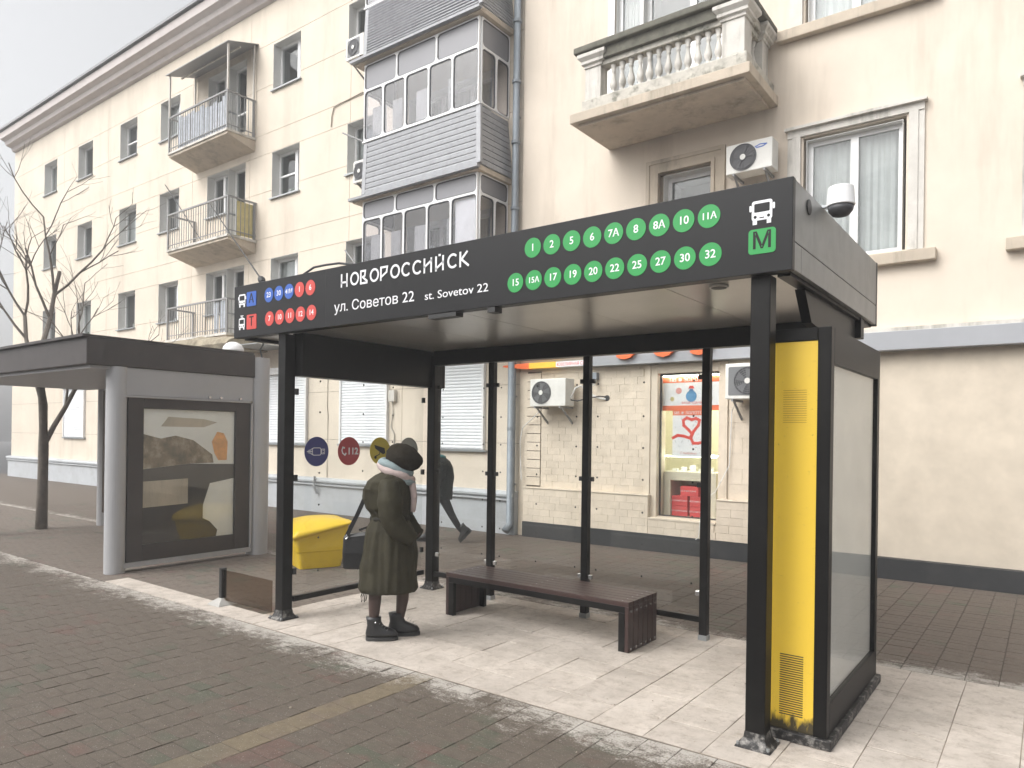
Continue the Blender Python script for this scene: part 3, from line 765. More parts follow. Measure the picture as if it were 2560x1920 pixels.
# iron-railed balconies
def iron_balcony(b, z, x0, x1, yf, awning=False, boards=(), yellow=False, name='balcony', rail_h=0.95):
    sl = MB()
    sl.add([(x0, yf, z - 0.10), (x1, yf, z - 0.10), (x1, WY, z - 0.30), (x0, WY, z - 0.30), (x0, yf, z), (x1, yf, z), (x1, WY, z), (x0, WY, z)],
           [(0, 3, 2, 1), (4, 5, 6, 7), (0, 1, 5, 4), (1, 2, 6, 5), (2, 3, 7, 6), (3, 0, 4, 7)])
    s = sl.build(name, M['slab'], b)
    lip = MB(); lip.box(x0 - 0.03, x1 + 0.03, yf - 0.035, yf + 0.03, z - 0.035, z + 0.02); lip.box(x1 - 0.03, x1 + 0.035, yf + 0.03, WY - 0.002, z - 0.035, z + 0.02)
    lip.build('edge_trim', M['trimwhite'], s)
    t = z + rail_h
    r = MB(); r.box(x0, x1, yf - 0.02, yf + 0.02, t - 0.02, t + 0.02); r.box(x1 - 0.02, x1 + 0.02, yf + 0.02, WY - 0.002, t - 0.02, t + 0.02); r.box(x0 - 0.02, x0 + 0.02, yf + 0.02, WY - 0.002, t - 0.02, t + 0.02)
    r.box(x0, x1, yf - 0.01, yf + 0.01, z + 0.12, z + 0.14); r.box(x1 - 0.01, x1 + 0.01, yf, WY - 0.002, z + 0.12, z + 0.14)
    for (xx, yy) in ((x0, yf), (x1, yf), (x1, WY - 0.05), (x0, WY - 0.05)): r.box(xx - 0.022, xx + 0.022, yy - 0.022, yy + 0.022, z + 0.02, t + 0.001)
    r.build('railing_frame', M['rail'], s)
    bars = MB(); k = x0 + 0.11
    while k < x1 - 0.05: bars.box(k - 0.007, k + 0.007, yf - 0.007, yf + 0.007, z + 0.02, t - 0.02); k += 0.115
    k = yf + 0.11
    while k < WY - 0.05: bars.box(x1 - 0.007, x1 + 0.007, k - 0.007, k + 0.007, z + 0.02, t - 0.02); k += 0.115
    o = bars.build('railing_bars', M['rail'], s); o['kind'] = 'stuff'
    for (a, c, zt) in boards:
        box('board', M['sheet'], s, a, c, yf + 0.025, yf + 0.04, z + 0.05, z + zt)
    if yellow:
        box('sheet', M['ysheet'], s, x1 - 0.05, x1 - 0.03, yf + 0.25, WY - 0.06, z + 0.06, t - 0.05)
    if awning:
        aw = MB(); za, zb = z + 2.08, z + 2.36
        aw.add([(x0 - 0.1, yf - 0.08, za), (x1 + 0.1, yf - 0.08, za), (x1 + 0.1, WY - 0.002, zb), (x0 - 0.1, WY - 0.002, zb), (x0 - 0.1, yf - 0.08, za + 0.02), (x1 + 0.1, yf - 0.08, za + 0.02), (x1 + 0.1, WY - 0.002, zb + 0.02), (x0 - 0.1, WY - 0.002, zb + 0.02)],
               [(0, 3, 2, 1), (4, 5, 6, 7), (0, 1, 5, 4), (1, 2, 6, 5), (2, 3, 7, 6), (3, 0, 4, 7)])
        aw.build('awning_sheet', M['rail'], s)
        p = MB()
        for xx in (x0, x1): p.box(xx - 0.02, xx + 0.02, yf - 0.02, yf + 0.02, t + 0.02, za); p.box(xx - 0.018, xx + 0.018, WY - 0.08, WY - 0.04, t, zb - 0.02)
        p.box(x0, x1, yf + 0.3, yf + 0.33, za + 0.04, za + 0.07)
        p.build('awning_post', M['trimwhite'], s)
    return s
iron_balcony(LB, 9.19, -12.9, -10.14, 5.58, awning=True, boards=[(-12.5 + 0.21 * k, -12.32 + 0.21 * k, random.uniform(0.75, 0.9)) for k in range(11)])
iron_balcony(LB, 6.60, -12.9, -10.06, 5.58, yellow=True)
iron_balcony(LB, 4.2, -12.9, -10.08, 5.60, boards=[(-10.7, -10.5, 0.8), (-10.42, -10.2, 0.82)], rail_h=0.86)

# glazed loggias, three storeys
def loggia(b, zs, clad_h, glass_h, trans_h, corr, level):
    yf, xl, xr = 5.5, -5.08, -2.10
    zc = zs - clad_h
    # slab
    s = MB().box(xl - 0.22, xr + 0.1, yf - 0.10, WY - 0.002, zc - 0.10, zc - 0.02).build('loggia', M['slab'], b)
    MB().box(xl - 0.26, xr + 0.13, yf - 0.19, yf - 0.101, zc - 0.075, zc - 0.025).build('drip_edge', M['clad'], s)
    fl = 0.14
    def cladpt(t, side):     # t: 0 bottom..1 top
        y = yf - fl * (1 - t)
        return y
    n = 17 if corr else 10
    for k in range(n):
        z0 = zc + (zs - zc) * k / n; z1 = zc + (zs - zc) * (k + 1) / n; g = 0.013
        t0, t1 = k / n, (k + 1) / n
        ya, yb = yf - fl * (1 - t0), yf - fl * (1 - t1)
        xa0, xa1 = xl + 0.10 + 0.10 * (1 - t0), xl + 0.10 + 0.10 * (1 - t1)
        xb0, xb1 = xr - 0.05 + 0.13 * (1 - t0), xr - 0.05 + 0.13 * (1 - t1)
        zt = z1 - g; bul = 0.030 if corr else 0.008
        zm = (z0 + zt) / 2; ym = (ya + yb) / 2 - bul
        mb = MB()
        mb.loft([[(xx0, ya, z0), (xxm, ym, zm - (zt - z0) * 0.22), (xxm, ym, zm + (zt - z0) * 0.22), (xx1, yb + 0.001, zt), (xx1, yb + 0.03, zt), (xx0, ya + 0.03, z0)]
                 for xx0, xxm, xx1 in ((xa0, (xa0 + xa1) / 2, xa1), (xb0, (xb0 + xb1) / 2, xb1))])
        mb.build('cladding_board', M['clad'], s)
        # right-hand return
        m2 = MB(); sx0, sx1 = xb0 + 0.045, xb1 + 0.045
        m2.add([(sx0, ya + 0.05, z0), (sx0, WY - 0.002, z0), (sx1, WY - 0.002, zt), (sx1, yb + 0.05, zt), (sx0 - 0.03, ya + 0.05, z0), (sx0 - 0.03, WY - 0.002, z0), (sx1 - 0.03, WY - 0.002, zt), (sx1 - 0.03, yb + 0.05, zt)],
               [(0, 1, 2, 3), (4, 7, 6, 5), (0, 4, 5, 1), (3, 2, 6, 7), (0, 3, 7, 4), (1, 5, 6, 2)])
        m2.build('cladding_board', M['clad'], s)
    # corner trims, left return
    ct = MB()
    for (xt, xb_, w_) in ((xl, xl + 0.10, 0.10), (xr - 0.06, xr + 0.07, 0.10)):
        ct.add([(xb_, yf - fl - 0.012, zc), (xb_ + w_, yf - fl - 0.012, zc), (xt + w_, yf - 0.012, zs), (xt, yf - 0.012, zs), (xb_, yf - fl + 0.04, zc), (xb_ + w_, yf - fl + 0.06, zc), (xt + w_, yf + 0.04, zs), (xt, yf + 0.04, zs)],
               [(0, 1, 2, 3), (4, 7, 6, 5), (0, 4, 5, 1), (3, 2, 6, 7), (0, 3, 7, 4), (1, 5, 6, 2)])
    ct.build('corner_trim', M['clad'], s)
    MB().add([(xl + 0.09, yf - fl + 0.03, zc), (xl + 0.09, WY, zc), (xl + 0.005, WY, zs), (xl + 0.005, yf + 0.03, zs), (xl + 0.12, yf - fl + 0.03, zc), (xl + 0.12, WY, zc), (xl + 0.035, WY, zs), (xl + 0.035, yf + 0.03, zs)],
             [(0, 1, 2, 3), (4, 7, 6, 5), (0, 4, 5, 1), (3, 2, 6, 7), (0, 3, 7, 4), (1, 5, 6, 2)]).build('side_cladding', M['clad'], s)
    # inner parapet
    box('parapet', M['sheet'], s, xl + 0.2, xr - 0.1, yf + 0.06, yf + 0.1, zc, zs - 0.01)
    # glazing
    z1 = zs + glass_h; z2 = z1 + trans_h
    front = Plane((0, yf, 0), (1, 0, 0), (0, 0, 1)); right = Plane((xr, 0, 0), (0, 1, 0), (0, 0, 1)); left = Plane((xl, 0, 0), (0, -1, 0), (0, 0, 1))
    def cell(pl, a0, a1, b0, b1, infill=False):
        f = 0.019; r = 0.075
        fr = ring_mesh(pl, sharp_outer(a0, a1, b0, b1), rr_pts(a0 + f, a1 - f, b0 + f, b1 - f, r), -0.02, 0.025)
        o = fr.build('glazing_frame', M['upvc'], s)
        gk = ring_mesh(pl, rr_pts(a0 + f, a1 - f, b0 + f, b1 - f, r), rr_pts(a0 + f + 0.018, a1 - f - 0.018, b0 + f + 0.018, b1 - f - 0.018, r * 0.85), -0.008, 0.012)
        gk.build('gasket', M['gasket'], s)
        pl.rrect(a0 + f + 0.018, a1 - f - 0.018, b0 + f + 0.018, b1 - f - 0.018, r * 0.85, 0.0, 0.005).build('pane', M['infill'] if infill else M['loggiaglass'], s)
    ms = [xl, -4.53, -3.92, -3.31, -2.72, xr]
    for i in range(5): cell(front, ms[i] + 0.001, ms[i + 1] - 0.001, zs + 0.02, z1)
    ts = [xl, -4.16, -3.12, xr]
    for i in range(3): cell(front, ts[i] + 0.001, ts[i + 1] - 0.001, z1 + 0.002, z2, infill=True)
    for a, c in ((yf + 0.03, 5.95), (5.955, WY - 0.01)):
        cell(right, a, c, zs + 0.02, z1)
        cell(left, -c, -a, zs + 0.02, z1)
    cell(right, yf + 0.03, WY - 0.01, z1 + 0.002, z2, infill=True)
    cell(left, -WY + 0.01, -yf - 0.03, z1 + 0.002, z2, infill=True)
    MB().box(xl - 0.03, xr + 0.03, yf - 0.035, yf + 0.035, zs - 0.012, zs + 0.018).build('sill_rail', M['upvc'], s)
    # things seen through the glass: curtains
    cu = MB(); vs = []; fs = []; n = 70
    for (xa, xb_) in ((-5.0, -4.6), (-4.42, -4.15), (-3.78, -3.38), (-2.95, -2.8)):
        o0 = len(vs)
        for k in range(n + 1):
            xx = xa + (xb_ - xa) * k / n; yy = yf + 0.14 + 0.02 * math.sin(k * 0.9)
            vs += [(xx, yy, zs - 0.2), (xx, yy, z1 - 0.30)]
        for k in range(n): fs.append((o0 + 2 * k, o0 + 2 * k + 2, o0 + 2 * k + 3, o0 + 2 * k + 1))
    cu.add(vs, fs).build('curtain', M['curtain'], s)
    if level == 2:
        box('paper_blind', M['curtain'], s, -2.66, -2.18, yf + 0.04, yf + 0.045, zs + 0.1, z1 - 0.06)
    return s
loggia(LB, 10.31, 1.02, 1.02, 0.56, True, 0)
loggia(LB, 7.63, 1.10, 1.02, 0.52, False, 1)
loggia(LB, 5.05, 1.10, 1.02, 0.36, False, 2)
MB().tube([(-5.1, 5.48, 7.66), (-5.72, 5.48, 7.98)], 0.018, 6).build('clothes_pole', M['rail'], LB)
MB().tube([(-5.1, 5.48, 5.05), (-5.6, 5.48, 5.55)], 0.018, 6).build('clothes_pole', M['rail'], LB)

# ------------------------------------------------------------------ right building with balustrade balcony and shop
def right_building():
    b = thing('shop_building', (2, WY, 0), 'peach plastered building with stone facing and jewellery shop at street level', 'building')
    X0, X1 = -1.755, 9.0
    holes = [(0.98, 1.98, 0.55, 2.82), (0.93, 2.0, 4.3, 6.02), (3.16, 4.45, 4.3, 6.05), (0.12, 1.9, 6.76, 9.2), (3.16, 4.45, 7.66, 9.3), (5.9, 7.2, 4.3, 6.05), (5.9, 7.2, 7.66, 9.3)]
    core = MB()
    for (a, c, d, e) in rect_minus((X0, X1, 3.2, 12.42), holes): core.box(a, c, WY, WY + 0.3, d, e)
    core.build('wall', M['plasterR'], b)
    lo = MB()
    for (a, c, d, e) in rect_minus((X0, X1, 0.0, 3.2), holes): lo.box(a, c, WY + 0.012, WY + 0.3, d, e)
    lo.build('stone_backing', M['mortar'], b)
    # facing stones, each its own piece
    cnt = [0]
    def stones(x0, x1, z0, z1, y, hole=None, h=0.1185, wd=0.25):
        k = 0; z = z0
        while z < z1 - 0.02:
            hh = min(h, z1 - z); x = x0 - (wd * 0.5 if k % 2 else 0)
            while x < x1 - 0.01:
                ww = wd * random.choice((0.94, 1.0, 1.0, 1.06))
                a, c = max(x, x0), min(x + ww, x1)
                if c - a > 0.03:
                    d = random.uniform(0.0, 0.005)
                    MB().box(a + 0.0015, c - 0.0015, y - d * 0.7, y + 0.014, z + 0.0015, z + hh - 0.0015).build('stone', M['stone'], b); cnt[0] += 1
                x += ww
            z += h; k += 1
    stones(-1.27, 0.76, 0.89, 2.96, WY)
    stones(2.13, 3.6, 0.89, 2.96, WY, wd=0.5, h=0.23)
    # quoin blocks beside the downpipe
    box('quoin_backing', M['grooves'], b, -1.572, -1.273, WY - 0.004, WY + 0.0115, 0.9, 2.95)
    for k in range(13):
        z = 0.92 + k * 0.155
        MB().box(-1.57, -1.275, WY - 0.02, WY + 0.011, z, z + 0.143).build('quoin', M['stone'], b)
    box('jamb_strip', M['stone'], b, -1.755, -1.575, WY - 0.006, WY + 0.011, 0.0, 2.96)
    # plinth: projecting stone course over dark painted base
    PY = WY - 0.11
    for (a, c) in ((-1.57, 0.88), (2.0, 3.6)):
        box('plinth_core', M['mortar'], b, a + 0.004, c - 0.004, PY + 0.013, WY + 0.011, 0.27, 0.865)
        stones(a, c, 0.272, 0.86, PY, h=0.118, wd=0.23 if a < 0 else 0.4)
        box('plinth_cap', M['stone'], b, a - 0.005, c + 0.005, PY - 0.012, WY + 0.008, 0.866, 0.89, bevel=0.004)
    box('plinth_core', M['mortar'], b, 0.88, 2.0, PY + 0.013, WY + 0.29, 0.27, 0.50)
    stones(0.884, 1.996, 0.272, 0.50, PY, h=0.114, wd=0.3)
    box('shop_sill', M['stone'], b, 0.885, 1.995, PY - 0.01, WY + 0.25, 0.502, 0.535, bevel=0.004)
    box('dark_base', M['darkbase'], b, -1.575, 7.0, PY - 0.012, WY + 0.01, 0.0, 0.268)
    # pilaster steps at the shop window
    box('jamb', M['stone'], b, 0.765, 0.86, WY - 0.03, WY + 0.011, 0.892, 2.96)
    box('jamb', M['stone'], b, 0.863, 0.975, WY - 0.012, WY + 0.25, 0.536, 2.96)
    box('jamb', M['stone'], b, 1.985, 2.08, WY - 0.012, WY + 0.25, 0.536, 2.96)
    box('jamb', M['stone'], b, 2.083, 2.127, WY - 0.03, WY + 0.011, 0.892, 2.96)
    box('lintel', M['stone'], b, 0.98, 1.98, WY - 0.012, WY + 0.25, 2.825, 2.96)
    # sign band
    box('sign_band', M['banddark'], b, -0.18, 7.0, WY - 0.17, WY - 0.002, 2.975, 3.22, bevel=0.006)
    box('band_edge', M['trimwhite'], b, -1.75, 7.0, WY - 0.14, WY - 0.004, 3.222, 3.27)
    box('sign_panel', M['poster'], b, -0.87, -0.182, WY - 0.16, WY - 0.02, 3.0, 3.09)
    pl = Plane((0, WY - 0.1605, 0), (1, 0, 0), (0, 0, 1))
    pl.text('sign_lettering', 'ЮВЕЛИРНАЯ СЕТЬ', 0.075, -0.84, 3.018, M['postred'], b, n=0.001, align='LEFT', width=0.64)
    box('sign_panel', M['yellowsign'], b, -1.44, -0.872, WY - 0.165, WY - 0.02, 2.995, 3.095)
    pr = Plane((0, WY - 0.16, 0), (1, 0, 0), (0, 0, 1))
    pr.prism([(-2.02, 3.045), (-1.442, 2.985), (-1.442, 3.10), (-2.02, 3.075)], -0.12, 0.0).build('sign_wedge', M['orange'], b)
    for i, ch in enumerate('585'):
        Plane((0, WY - 0.175, 0), (1, 0, 0), (0, 0, 1)).text('sign_letter', ch, 0.85, 0.53 + i * 0.63, 3.33, M['orange'], b, n=0.03, ext=0.03, bold=0.012)
    # upper windows with casings
    window(b, 1.03, 1.93, 4.3, 5.96, depth=0.2, mull=(), curtain=0.0, sill=False)
    cs = MB()
    for (o0, o1, y0) in ((0.74, 0.80, 0.05), (0.80, 0.90, 0.035), (0.90, 0.955, 0.06)):
        cs.box(o0, o1, WY - y0, WY - 0.001, 4.3, 6.22 - (o0 - 0.74)); cs.box(2.78 - o1, 2.78 - o0, WY - y0, WY - 0.001, 4.3, 6.22 - (o0 - 0.74))
        cs.box(o1, 2.78 - o1, WY - y0 - 0.001, WY - 0.001, 6.22 - (o1 - 0.74), 6.22 - (o0 - 0.74))
    cs.build('casing', M['slab'], b)
    rvl = MB(); rvl.box(0.93, 1.03, WY + 0.10, WY + 0.16, 4.3, 6.0); rvl.box(1.93, 2.0, WY + 0.10, WY + 0.16, 4.3, 6.0); rvl.box(1.03, 1.93, WY + 0.10, WY + 0.16, 5.96, 6.02)
    rvl.build('inner_casing', M['slab'], b)
    for (z0, z1) in ((4.3, 6.05), (7.66, 9.3)):
        for (a, c) in ((3.16, 4.45), (5.9, 7.2)):
            window(b, a + 0.04, c - 0.04, z0, z1 - 0.04, depth=0.14, mull=(0.5,), curtain=1.0, sill=False)
            c2 = MB()
            for (o0, o1, y0) in ((0.21, 0.14, 0.03), (0.14, 0.03, 0.045)):
                c2.box(a - o0, a - o1, WY - y0, WY - 0.001, z0 - 0.02, z1 + 0.02); c2.box(c + o1, c + o0, WY - y0, WY - 0.001, z0 - 0.02, z1 + 0.02)
            c2.box(a - 0.21, c + 0.21, WY - 0.045, WY - 0.001, z1 + 0.021, z1 + 0.12); c2.box(a - 0.24, c + 0.24, WY - 0.10, WY - 0.001, z1 + 0.121, z1 + 0.16)
            c2.build('casing', M['trimwhite'], b)
            box('stone_sill', M['slab'], b, a - 0.36, c + 0.36, WY - 0.12, WY - 0.001, z0 - 0.19, z0 - 0.04, bevel=0.01)
    # balcony door group
    window(b, 0.14, 0.60, 6.78, 9.2, depth=0.12, mull=(), curtain=1.0, sill=False, name='balcony_door', frame_w=0.07)
    window(b, 0.63, 1.90, 6.78, 9.2, depth=0.18, mull=(0.63,), curtain=0.0, sill=False, name='balcony_door', frame_w=0.08)
    c3 = MB(); c3.box(0.0, 0.118, WY - 0.03, WY + 0.1, 6.76, 9.3); c3.box(1.905, 2.03, WY - 0.03, WY - 0.001, 6.76, 9.3); c3.box(0.602, 0.628, WY + 0.0, WY + 0.14, 6.76, 9.2)
    c3.build('casing', M['upvc'], b)
    ev = MB(); prof = [(WY, 12.42), (WY - 0.14, 12.55), (WY - 0.36, 12.72), (WY - 0.52, 13.0), (WY + 0.3, 13.05), (WY + 0.3, 12.42)]
    ev.loft([[(x, y, z) for y, z in prof] for x in (X0 + 0.21, X1)]).build('cornice', M['eaves'], b)
    box('rear_wall', M['room'], b, X0 + 0.02, X1, WY + 2.6, WY + 2.7, 0, 12.9)
    return b
RB = right_building()

def balustrade_balcony(b):
    x0, x1, yf = 0.03, 2.80, 5.12
    s = MB().box(x0, x1, yf, WY - 0.002, 6.60, 6.74).build('balcony', M['slab'], b, bevel=0.008)
    MB().box(x0 + 0.10, x1 - 0.10, yf + 0.10, WY - 0.1, 6.555, 6.598).build('soffit', M['slab'], s)
    py = yf + 0.06
    box('base_rail', M['mossy'], s, 0.20, x1 - 0.06, py, py + 0.24, 6.742, 6.93, bevel=0.02)
    box('base_rail', M['mossy'], s, x1 - 0.30, x1 - 0.06, py + 0.242, WY - 0.002, 6.742, 6.93, bevel=0.02)
    for (a, c, ya, yb) in ((0.25, 0.52, py + 0.02, py + 0.23), (2.39, 2.70, py + 0.02, py + 0.30), (2.44, 2.70, WY - 0.42, WY - 0.16)):
        box('pier', M['trimwhite'], s, a, c, ya, yb, 6.931, 7.40, bevel=0.006)
    prof = [(0, 7.40), (0.02, 7.405), (0.02, 7.44), (0.055, 7.46), (0.055, 7.50), (0.10, 7.55), (0.10, 7.60), (0.0, 7.62)]
    def caprail(a, c, ya, yb):
        rings = []
        for o, z in prof: rings.append([(a - o, ya - o, z), (c + o, ya - o, z), (c + o, yb + o, z), (a - o, yb + o, z)])
        return MB().loft(rings)
    for q in ((0.26, 0.53, py + 0.02, py + 0.23), (2.39, 2.70, py + 0.02, py + 0.30), (2.44, 2.70, WY - 0.42, WY - 0.16)):
        caprail(*q).build('pier_cap', M['trimwhite'], s)
    tr = MB(); tr.box(0.535, 2.385, py + 0.03, py + 0.20, 7.39, 7.47); tr.build('top_rail', M['mossy'], s, bevel=0.008)
    box('coping', M['mossdark'], s, 0.10, 2.80, py - 0.10, py + 0.30, 7.622, 7.72, bevel=0.02)
    box('top_rail', M['mossdark'], s, 0.535, 2.385, py - 0.03, py + 0.24, 7.471, 7.62)
    box('coping', M['mossdark'], s, 2.36, 2.80, py + 0.302, WY - 0.06, 7.622, 7.70, bevel=0.02)
    t2 = MB(); t2.box(2.47, 2.66, py + 0.31, WY - 0.43, 7.39, 7.47); t2.box(2.44, 2.70, py + 0.31, WY - 0.43, 7.471, 7.60)
    t2.build('top_rail', M['mossy'], s, bevel=0.008)
    bp = [(0.050, 0), (0.050, 0.03), (0.030, 0.05), (0.026, 0.07), (0.045, 0.10), (0.056, 0.14), (0.052, 0.18), (0.036, 0.24), (0.024, 0.30), (0.022, 0.335), (0.034, 0.35), (0.034, 0.365), (0.024, 0.375), (0.045, 0.42), (0.050, 0.455)]
    mb = MB().lathe((0, 0, 0), bp, 14)
    first = None
    for k in range(12):
        loc = (0.69 + 0.1475 * k, py + 0.115, 6.932)
        if first is None:
            first = mb.build('baluster', M['trimwhite'], s, smooth=True); first.location = loc
        else:
            instance('baluster', first.data, s, loc)
    for k in range(3): instance('baluster', first.data, s, (2.57, py + 0.40 + 0.15 * k, 6.932))
balustrade_balcony(RB)

# shop interior behind the display window
def shop():
    b = RB; x0, x1, z0, z1 = 0.98, 1.98, 0.55, 2.82; yb = WY + 2.3
    rm = MB(); rm.add([(x0 - 1.2, WY + 0.31, 0.3), (x1 + 1.0, WY + 0.31, 0.3), (x1 + 1.0, WY + 0.31, 3.1), (x0 - 1.2, WY + 0.31, 3.1), (x0 - 1.2, yb, 0.3), (x1 + 1.0, yb, 0.3), (x1 + 1.0, yb, 3.1), (x0 - 1.2, yb, 3.1)],
                      [(4, 5, 6, 7), (0, 1, 5, 4), (3, 7, 6, 2), (0, 4, 7, 3), (1, 2, 6, 5)])
    rm.build('shop_room', M['shopwall'], b)
    fr = MB(); fr.box(x0 + 0.001, x0 + 0.02, WY + 0.08, WY + 0.12, z0, z1); fr.box(x1 - 0.02, x1 - 0.001, WY + 0.08, WY + 0.12, z0, z1); fr.box(x0 + 0.02, x1 - 0.02, WY + 0.08, WY + 0.12, z1 - 0.025, z1); fr.box(x0 + 0.02, x1 - 0.02, WY + 0.08, WY + 0.12, z0, z0 + 0.02)
    f = fr.build('shop_window', M['kdark'], b)
    MB().box(x0 + 0.02, x1 - 0.02, WY + 0.098, WY + 0.104, z0 + 0.02, z1 - 0.025).build('pane', M['glass'], f)
    MB().box(x0 + 0.03, x1 - 0.03, WY + 0.135, WY + 0.155, z1 - 0.045, z1 - 0.028).build('poster_fill_light', M['lamp'], f)  # added glowing strip that brightens the posters behind the pane
    lm = MB(); lm.box(x0 - 0.4, x1 + 0.5, WY + 0.75, WY + 0.85, 3.02, 3.06); lm.box(x0 - 0.4, x1 + 0.5, WY + 1.55, WY + 1.65, 3.02, 3.06)
    lm.build('ceiling_tube', M['lamp'], f)
    PS = -0.075
    # hanging posters
    p1 = thing('poster', (1.5, WY + 0.2, 2.5), 'wide shop poster with blue perfume bottle and orange bands, upper part of lit window', 'poster')
    pl = Plane((PS, WY + 0.18, 0), (1, 0, 0), (0, 0, 1))
    a0, a1, b0, b1 = 1.01, 1.99, 2.235, 2.765
    pl.prism([(a0, b0), (a1, b0), (a1, b1), (a0, b1)], -0.004, 0.0).build('sheet', M['poster'], p1)
    pl.prism([(a0, b1 - 0.085), (a1, b1 - 0.085), (a1, b1), (a0, b1)], 0.001, 0.002).build('band', M['postor'], p1)
    pl.prism([(a0, b0), (a1, b0), (a1, b0 + 0.08), (a0, b0 + 0.08)], 0.001, 0.002).build('band', M['postor'], p1)
    pl.text('lettering', '585 ✺ ЗОЛОТОЙ', 0.085, 1.5, b1 - 0.045, M['white'], p1, n=0.003)
    mb = pl.disc(1.54, 2.46, 0.09, 0.001, 0.003); pl.prism([(1.50, 2.54), (1.58, 2.54), (1.565, 2.575), (1.515, 2.575)], 0.001, 0.003, mb); mb.build('flask', M['postblue'], p1)
    pl.prism([(1.49, 2.58), (1.59, 2.58), (1.57, 2.625), (1.51, 2.625)], 0.001, 0.003).build('stopper', M['postred'], p1)
    pl.disc(1.33, 2.55, 0.05, 0.001, 0.003).build('flower', M['postpink'], p1)
    pl.disc(1.22, 2.42, 0.035, 0.001, 0.003).build('flower', M['ysheet'], p1); pl.disc(1.85, 2.42, 0.035, 0.001, 0.003).build('flower', M['ysheet'], p1)
    pl.text('caption', 'ВАША УДАЧА', 0.05, 1.55, 2.355, M['postred'], p1, n=0.003)
    p2 = thing('poster', (1.5, WY + 0.21, 1.9), 'tall white shop poster with a red ribbon heart, hanging below the wide one', 'poster')
    pl = Plane((PS, WY + 0.185, 0), (1, 0, 0), (0, 0, 1))
    a0, a1, b0, b1 = 1.23, 1.80, 1.50, 2.235
    pl.prism([(a0, b0), (a1, b0), (a1, b1), (a0, b1)], -0.004, 0.0).build('sheet', M['poster'], p2)
    pl.prism([(a0, b1 - 0.075), (a1, b1 - 0.075), (a1, b1), (a0, b1)], 0.001, 0.002).build('band', M['postor'], p2)
    pl.text('lettering', '585 ✺ ЗОЛОТОЙ', 0.068, (a0 + a1) / 2, b1 - 0.038, M['white'], p2, n=0.003)
    pts = [(1.24, 1.80), (1.32, 1.84), (1.42, 1.83), (1.52, 1.80), (1.56, 1.86), (1.50, 1.93), (1.42, 2.0), (1.41, 2.08), (1.47, 2.12), (1.55, 2.09), (1.62, 2.11), (1.68, 2.08), (1.66, 2.0), (1.58, 1.9), (1.54, 1.80), (1.58, 1.72), (1.66, 1.72), (1.78, 1.75)]
    pl.stroke(pts, 0.045, 0.001, 0.003).build('ribbon', M['postred'], p2)
    rq = random.Random(5); mk = MB()
    for k in range(16):
        qa, qb = rq.uniform(a0 + 0.05, a1 - 0.05), rq.uniform(b0 + 0.12, b1 - 0.12); pl.stroke([(qa, qb), (qa + rq.uniform(-.03, .03), qb + rq.uniform(.01, .035))], 0.006, 0.0005, 0.001, mb=mk)
    o = mk.build('scattered_marks', M['steel'], p2); o['kind'] = 'stuff'
    pl.text('caption', 'С любовью', 0.05, 1.5, 1.56, M['postpink'], p2, n=0.003)
    # display cabinet
    c = thing('display_cabinet', (1.55, WY + 0.5, 0.55), 'cream jewellery display cabinet with lit glass top inside the shop window', 'cabinet')
    cb = MB(); cb.box(0.985, 1.86, WY + 0.25, WY + 0.75, 1.12, 1.26); cb.box(0.985, 1.10, WY + 0.25, WY + 0.75, 0.55, 1.12); cb.box(1.72, 1.86, WY + 0.25, WY + 0.75, 0.55, 1.12); cb.box(1.10, 1.72, WY + 0.72, WY + 0.75, 0.55, 1.12)
    cb.build('carcass', M['cabinet'], c, bevel=0.004)
    MB().box(0.995, 1.85, WY + 0.26, WY + 0.266, 1.262, 1.52).build('glass', M['glass'], c)
    MB().box(0.995, 1.85, WY + 0.72, WY + 0.73, 1.505, 1.525).build('strip_light', M['lamp'], c)
    MB().box(1.0, 1.845, WY + 0.275, WY + 0.29, 1.495, 1.515).build('strip_light', M['lamp'], c)
    for k in range(5):
        MB().box(1.04 + 0.15 * k, 1.13 + 0.15 * k, WY + 0.45, WY + 0.5, 1.262, 1.30 + 0.03 * (k % 3)).build('jewel_stand', M['poster'], c)
    sh = thing('wall_shelf', (1.9, yb - 0.2, 1.6), 'lit wall shelf at the back of the shop, right of the tall poster', 'shelf')
    box('shelf_board', M['cabinet'], sh, 1.6, 2.6, yb - 0.35, yb - 0.02, 1.55, 1.58); box('shelf_board', M['cabinet'], sh, 1.6, 2.6, yb - 0.35, yb - 0.02, 1.9, 1.93)
    MB().box(1.65, 2.55, yb - 0.06, yb - 0.03, 1.93, 2.1).build('light_panel', M['lamp'], sh)
    # red boxes in the cabinet
    labels = {0: 'red carton at bottom left under the display cabinet', 1: 'red carton stacked second on the left pile under the cabinet', 2: 'red carton on top, bridging the two piles under the cabinet', 3: 'red carton at bottom right under the display cabinet', 4: 'red carton stacked second on the right pile under the cabinet'}
    for i, (a, z) in enumerate(((1.115, 0.552), (1.115, 0.713), (1.26, 0.874), (1.42, 0.552), (1.42, 0.713))):
        t = thing('carton', (a + 0.13, WY + 0.45, z), labels[i], 'carton', 'red cartons under the shop cabinet')
        box('carton_body', M['boxred'], t, a, a + (0.30 if i == 2 else 0.265), WY + 0.28, WY + 0.58, z, z + 0.157, bevel=0.003)
        Plane((0, WY + 0.279, 0), (1, 0, 0), (0, 0, 1)).text('lettering', 'ВСЁ В МАГАЗИНЕ', 0.032, a + 0.13, z + 0.08, M['white'], t, n=0.001)
shop()

